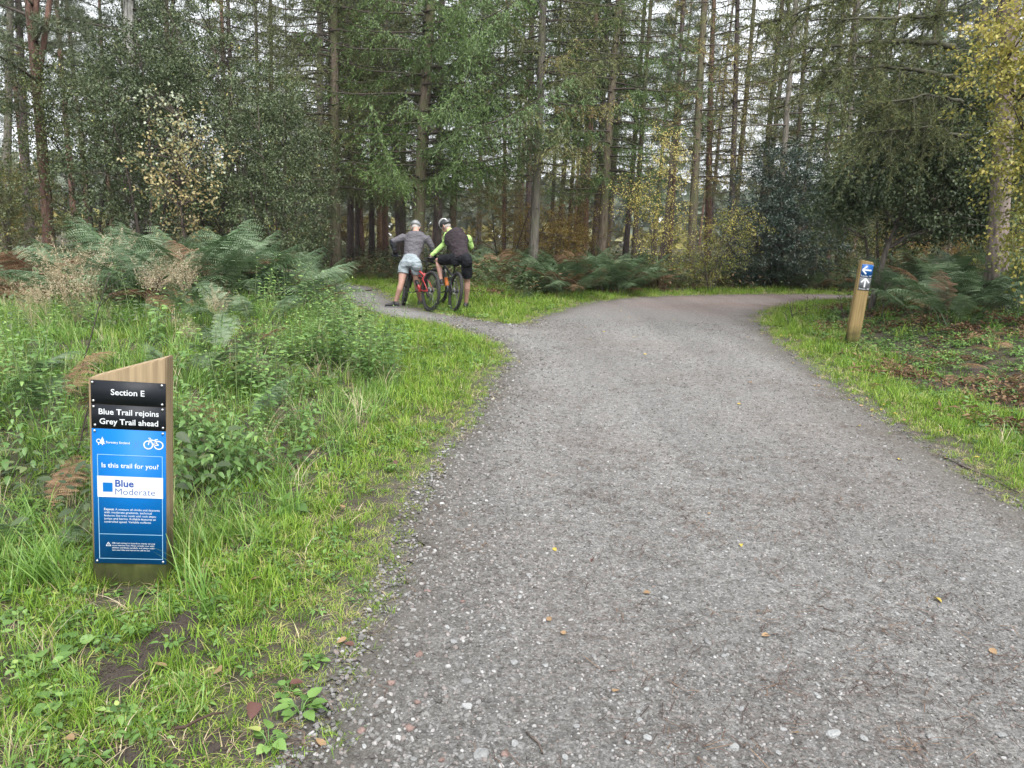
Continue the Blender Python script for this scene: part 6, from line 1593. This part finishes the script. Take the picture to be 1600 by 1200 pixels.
    for s_ in 'LR':
        hp, kn = K['hip' + s_], K['kn' + s_]; back = np.asarray(looks['back']); e = looks['short_len']; rad = looks['short_rad']
        P0 = [between(hp, hipc, .25) + np.array([0, 0, .02]), between(hp, kn, .25), between(hp, kn, e)]
        tube(sh, [P0[0] + (P0[0] - P0[1]) * .15] + P0, [.10, .112, rad[0], rad[1]], 16)
        limb(sh, [hp - rh * (0.02 if s_ == 'R' else -.02) + back * .055 + np.array([0, 0, .02]), hp + back * .05 + np.array([0, 0, -.05])], [.100, .100])
    link('shorts', remesh(sh, mats['shorts'], 'shorts', .010, 3), root)
    for s_ in 'LR': shoe(root, K['an' + s_], feet[s_][0], feet[s_][1] - O[2])
    hm = helmet(root, K['head'], heads[0], heads[1], mats['helmet'][0], mats['helmet'][1])
    ha = MB(); f_, u_ = unit(np.asarray(heads[0], float)), unit(np.asarray(heads[1], float)); c = K['head']; r_ = unit(np.cross(f_, u_))
    loft(ha, [(c - u_ * .055 - f_ * .02, r_ * .064, f_ * .072), (c - u_ * .02 - f_ * .012, r_ * .0765, f_ * .088), (c + u_ * .03 - f_ * .012, r_ * .080, f_ * .092)], 18)
    link('hair', ha.mesh('hair', M_HAIR, True), root)
    return root
back1 = unit(np.array([.26, -.96, 0]))
d1 = 14.0
g1L, g1R = G(618, 480.5), G(656, 479)
J = dict(hipL=P(632, 412, 14.30), hipR=P(651, 412, 14.22), chest=P(648, 378, 14.42), neck=P(650.5, 361.5, 14.52), head=P(649.5, 356, 14.70), shL=P(630, 371, 14.50), shR=P(667.5, 373, 14.38),
         elL=P(612.5, 378, 14.40), wrL=gr1['L'] + np.array([.02, -.075, .075]), elR=P(675, 386, 14.40), wrR=P(679.5, 399, 14.50), knL=P(627, 443, 14.20), knR=P(651, 443, 14.32), anL=np.array([g1L[0], g1L[1] - .02, .10]), anR=np.array([g1R[0], g1R[1] + .05, .10]), ground=0.0)
person('rider in grey jersey and pale shorts bending over a red bike', J, dict(back=back1, short_len=.50, short_rad=(.112, .104)),
       dict(top=M_JERSEY, sleeve_end={'L': .05, 'R': .75}, under={'L': True, 'R': True}, shorts=M_PALESH, gloves=True, helmet=(M_HELM, M_HELMB)),
       ((.10, .80, -.62), (.05, .55, .80)), {'L': ((-.10, .75, -.60), (.05, -.5, -.8), 1.7), 'R': ((.25, .25, -.85), (-.8, .1, 0), .7)}, {'L': (np.array([-.97, .1, 0]), 0.005), 'R': (np.array([.25, .9, 0]), 0.005)})
back2 = unit(np.array([.33, -.94, 0]))
g2R = np.array([P(728, 476, 14.15)[0], 14.15, 0.0]); g2R[2] = gz1(g2R[0], g2R[1])
J = dict(hipL=P(712, 404, 13.98), hipR=P(729, 405, 13.86), chest=P(715, 378, 14.12), neck=P(703, 361, 14.28), head=P(697, 353.5, 14.36), shL=P(699, 368, 14.32), shR=P(731, 373, 14.14),
         elL=P(693.5, 382, 14.40), wrL=gr2['L'] + np.array([.02, -.075, .075]), elR=P(736.5, 385, 14.22), wrR=gr2['R'] + np.array([.02, -.075, .075]), knL=P(684, 407, 14.36), knR=P(730, 440, 14.02), anL=P(689.5, 439, 14.26), anR=np.array([g2R[0], g2R[1], g2R[2] + .10]), ground=float(g2R[2]))
print('ARMS', [(k, round(float(np.linalg.norm(J[a] - J[b])), 2)) for k, a, b in (('uL', 'shL', 'elL'), ('fL', 'elL', 'wrL'), ('uR', 'shR', 'elR'), ('fR', 'elR', 'wrR'))], [round(float(v), 1) for g_ in (gr1, gr2) for k in 'LR' for v in proj(g_[k])])
person('rider in black vest with lime sleeves sitting on a dark bike', J, dict(back=back2, short_len=.80, short_rad=(.108, .100)),
       dict(top=M_VEST, sleeve_same=False, sleeve=M_LIME, shorts=M_BLKC, gloves=True, helmet=(M_HELMB, M_HELMW)),
       ((-.72, .52, -.46), (-.30, .22, .92)), {'L': ((-.10, .75, -.60), (.05, -.5, -.8), 1.7), 'R': ((-.10, .75, -.60), (.05, -.5, -.8), 1.7)}, {'L': (np.array([-.45, .88, -.12]), J['anL'][2] - .085), 'R': (np.array([.3, .95, 0]), float(g2R[2]) + .004)})
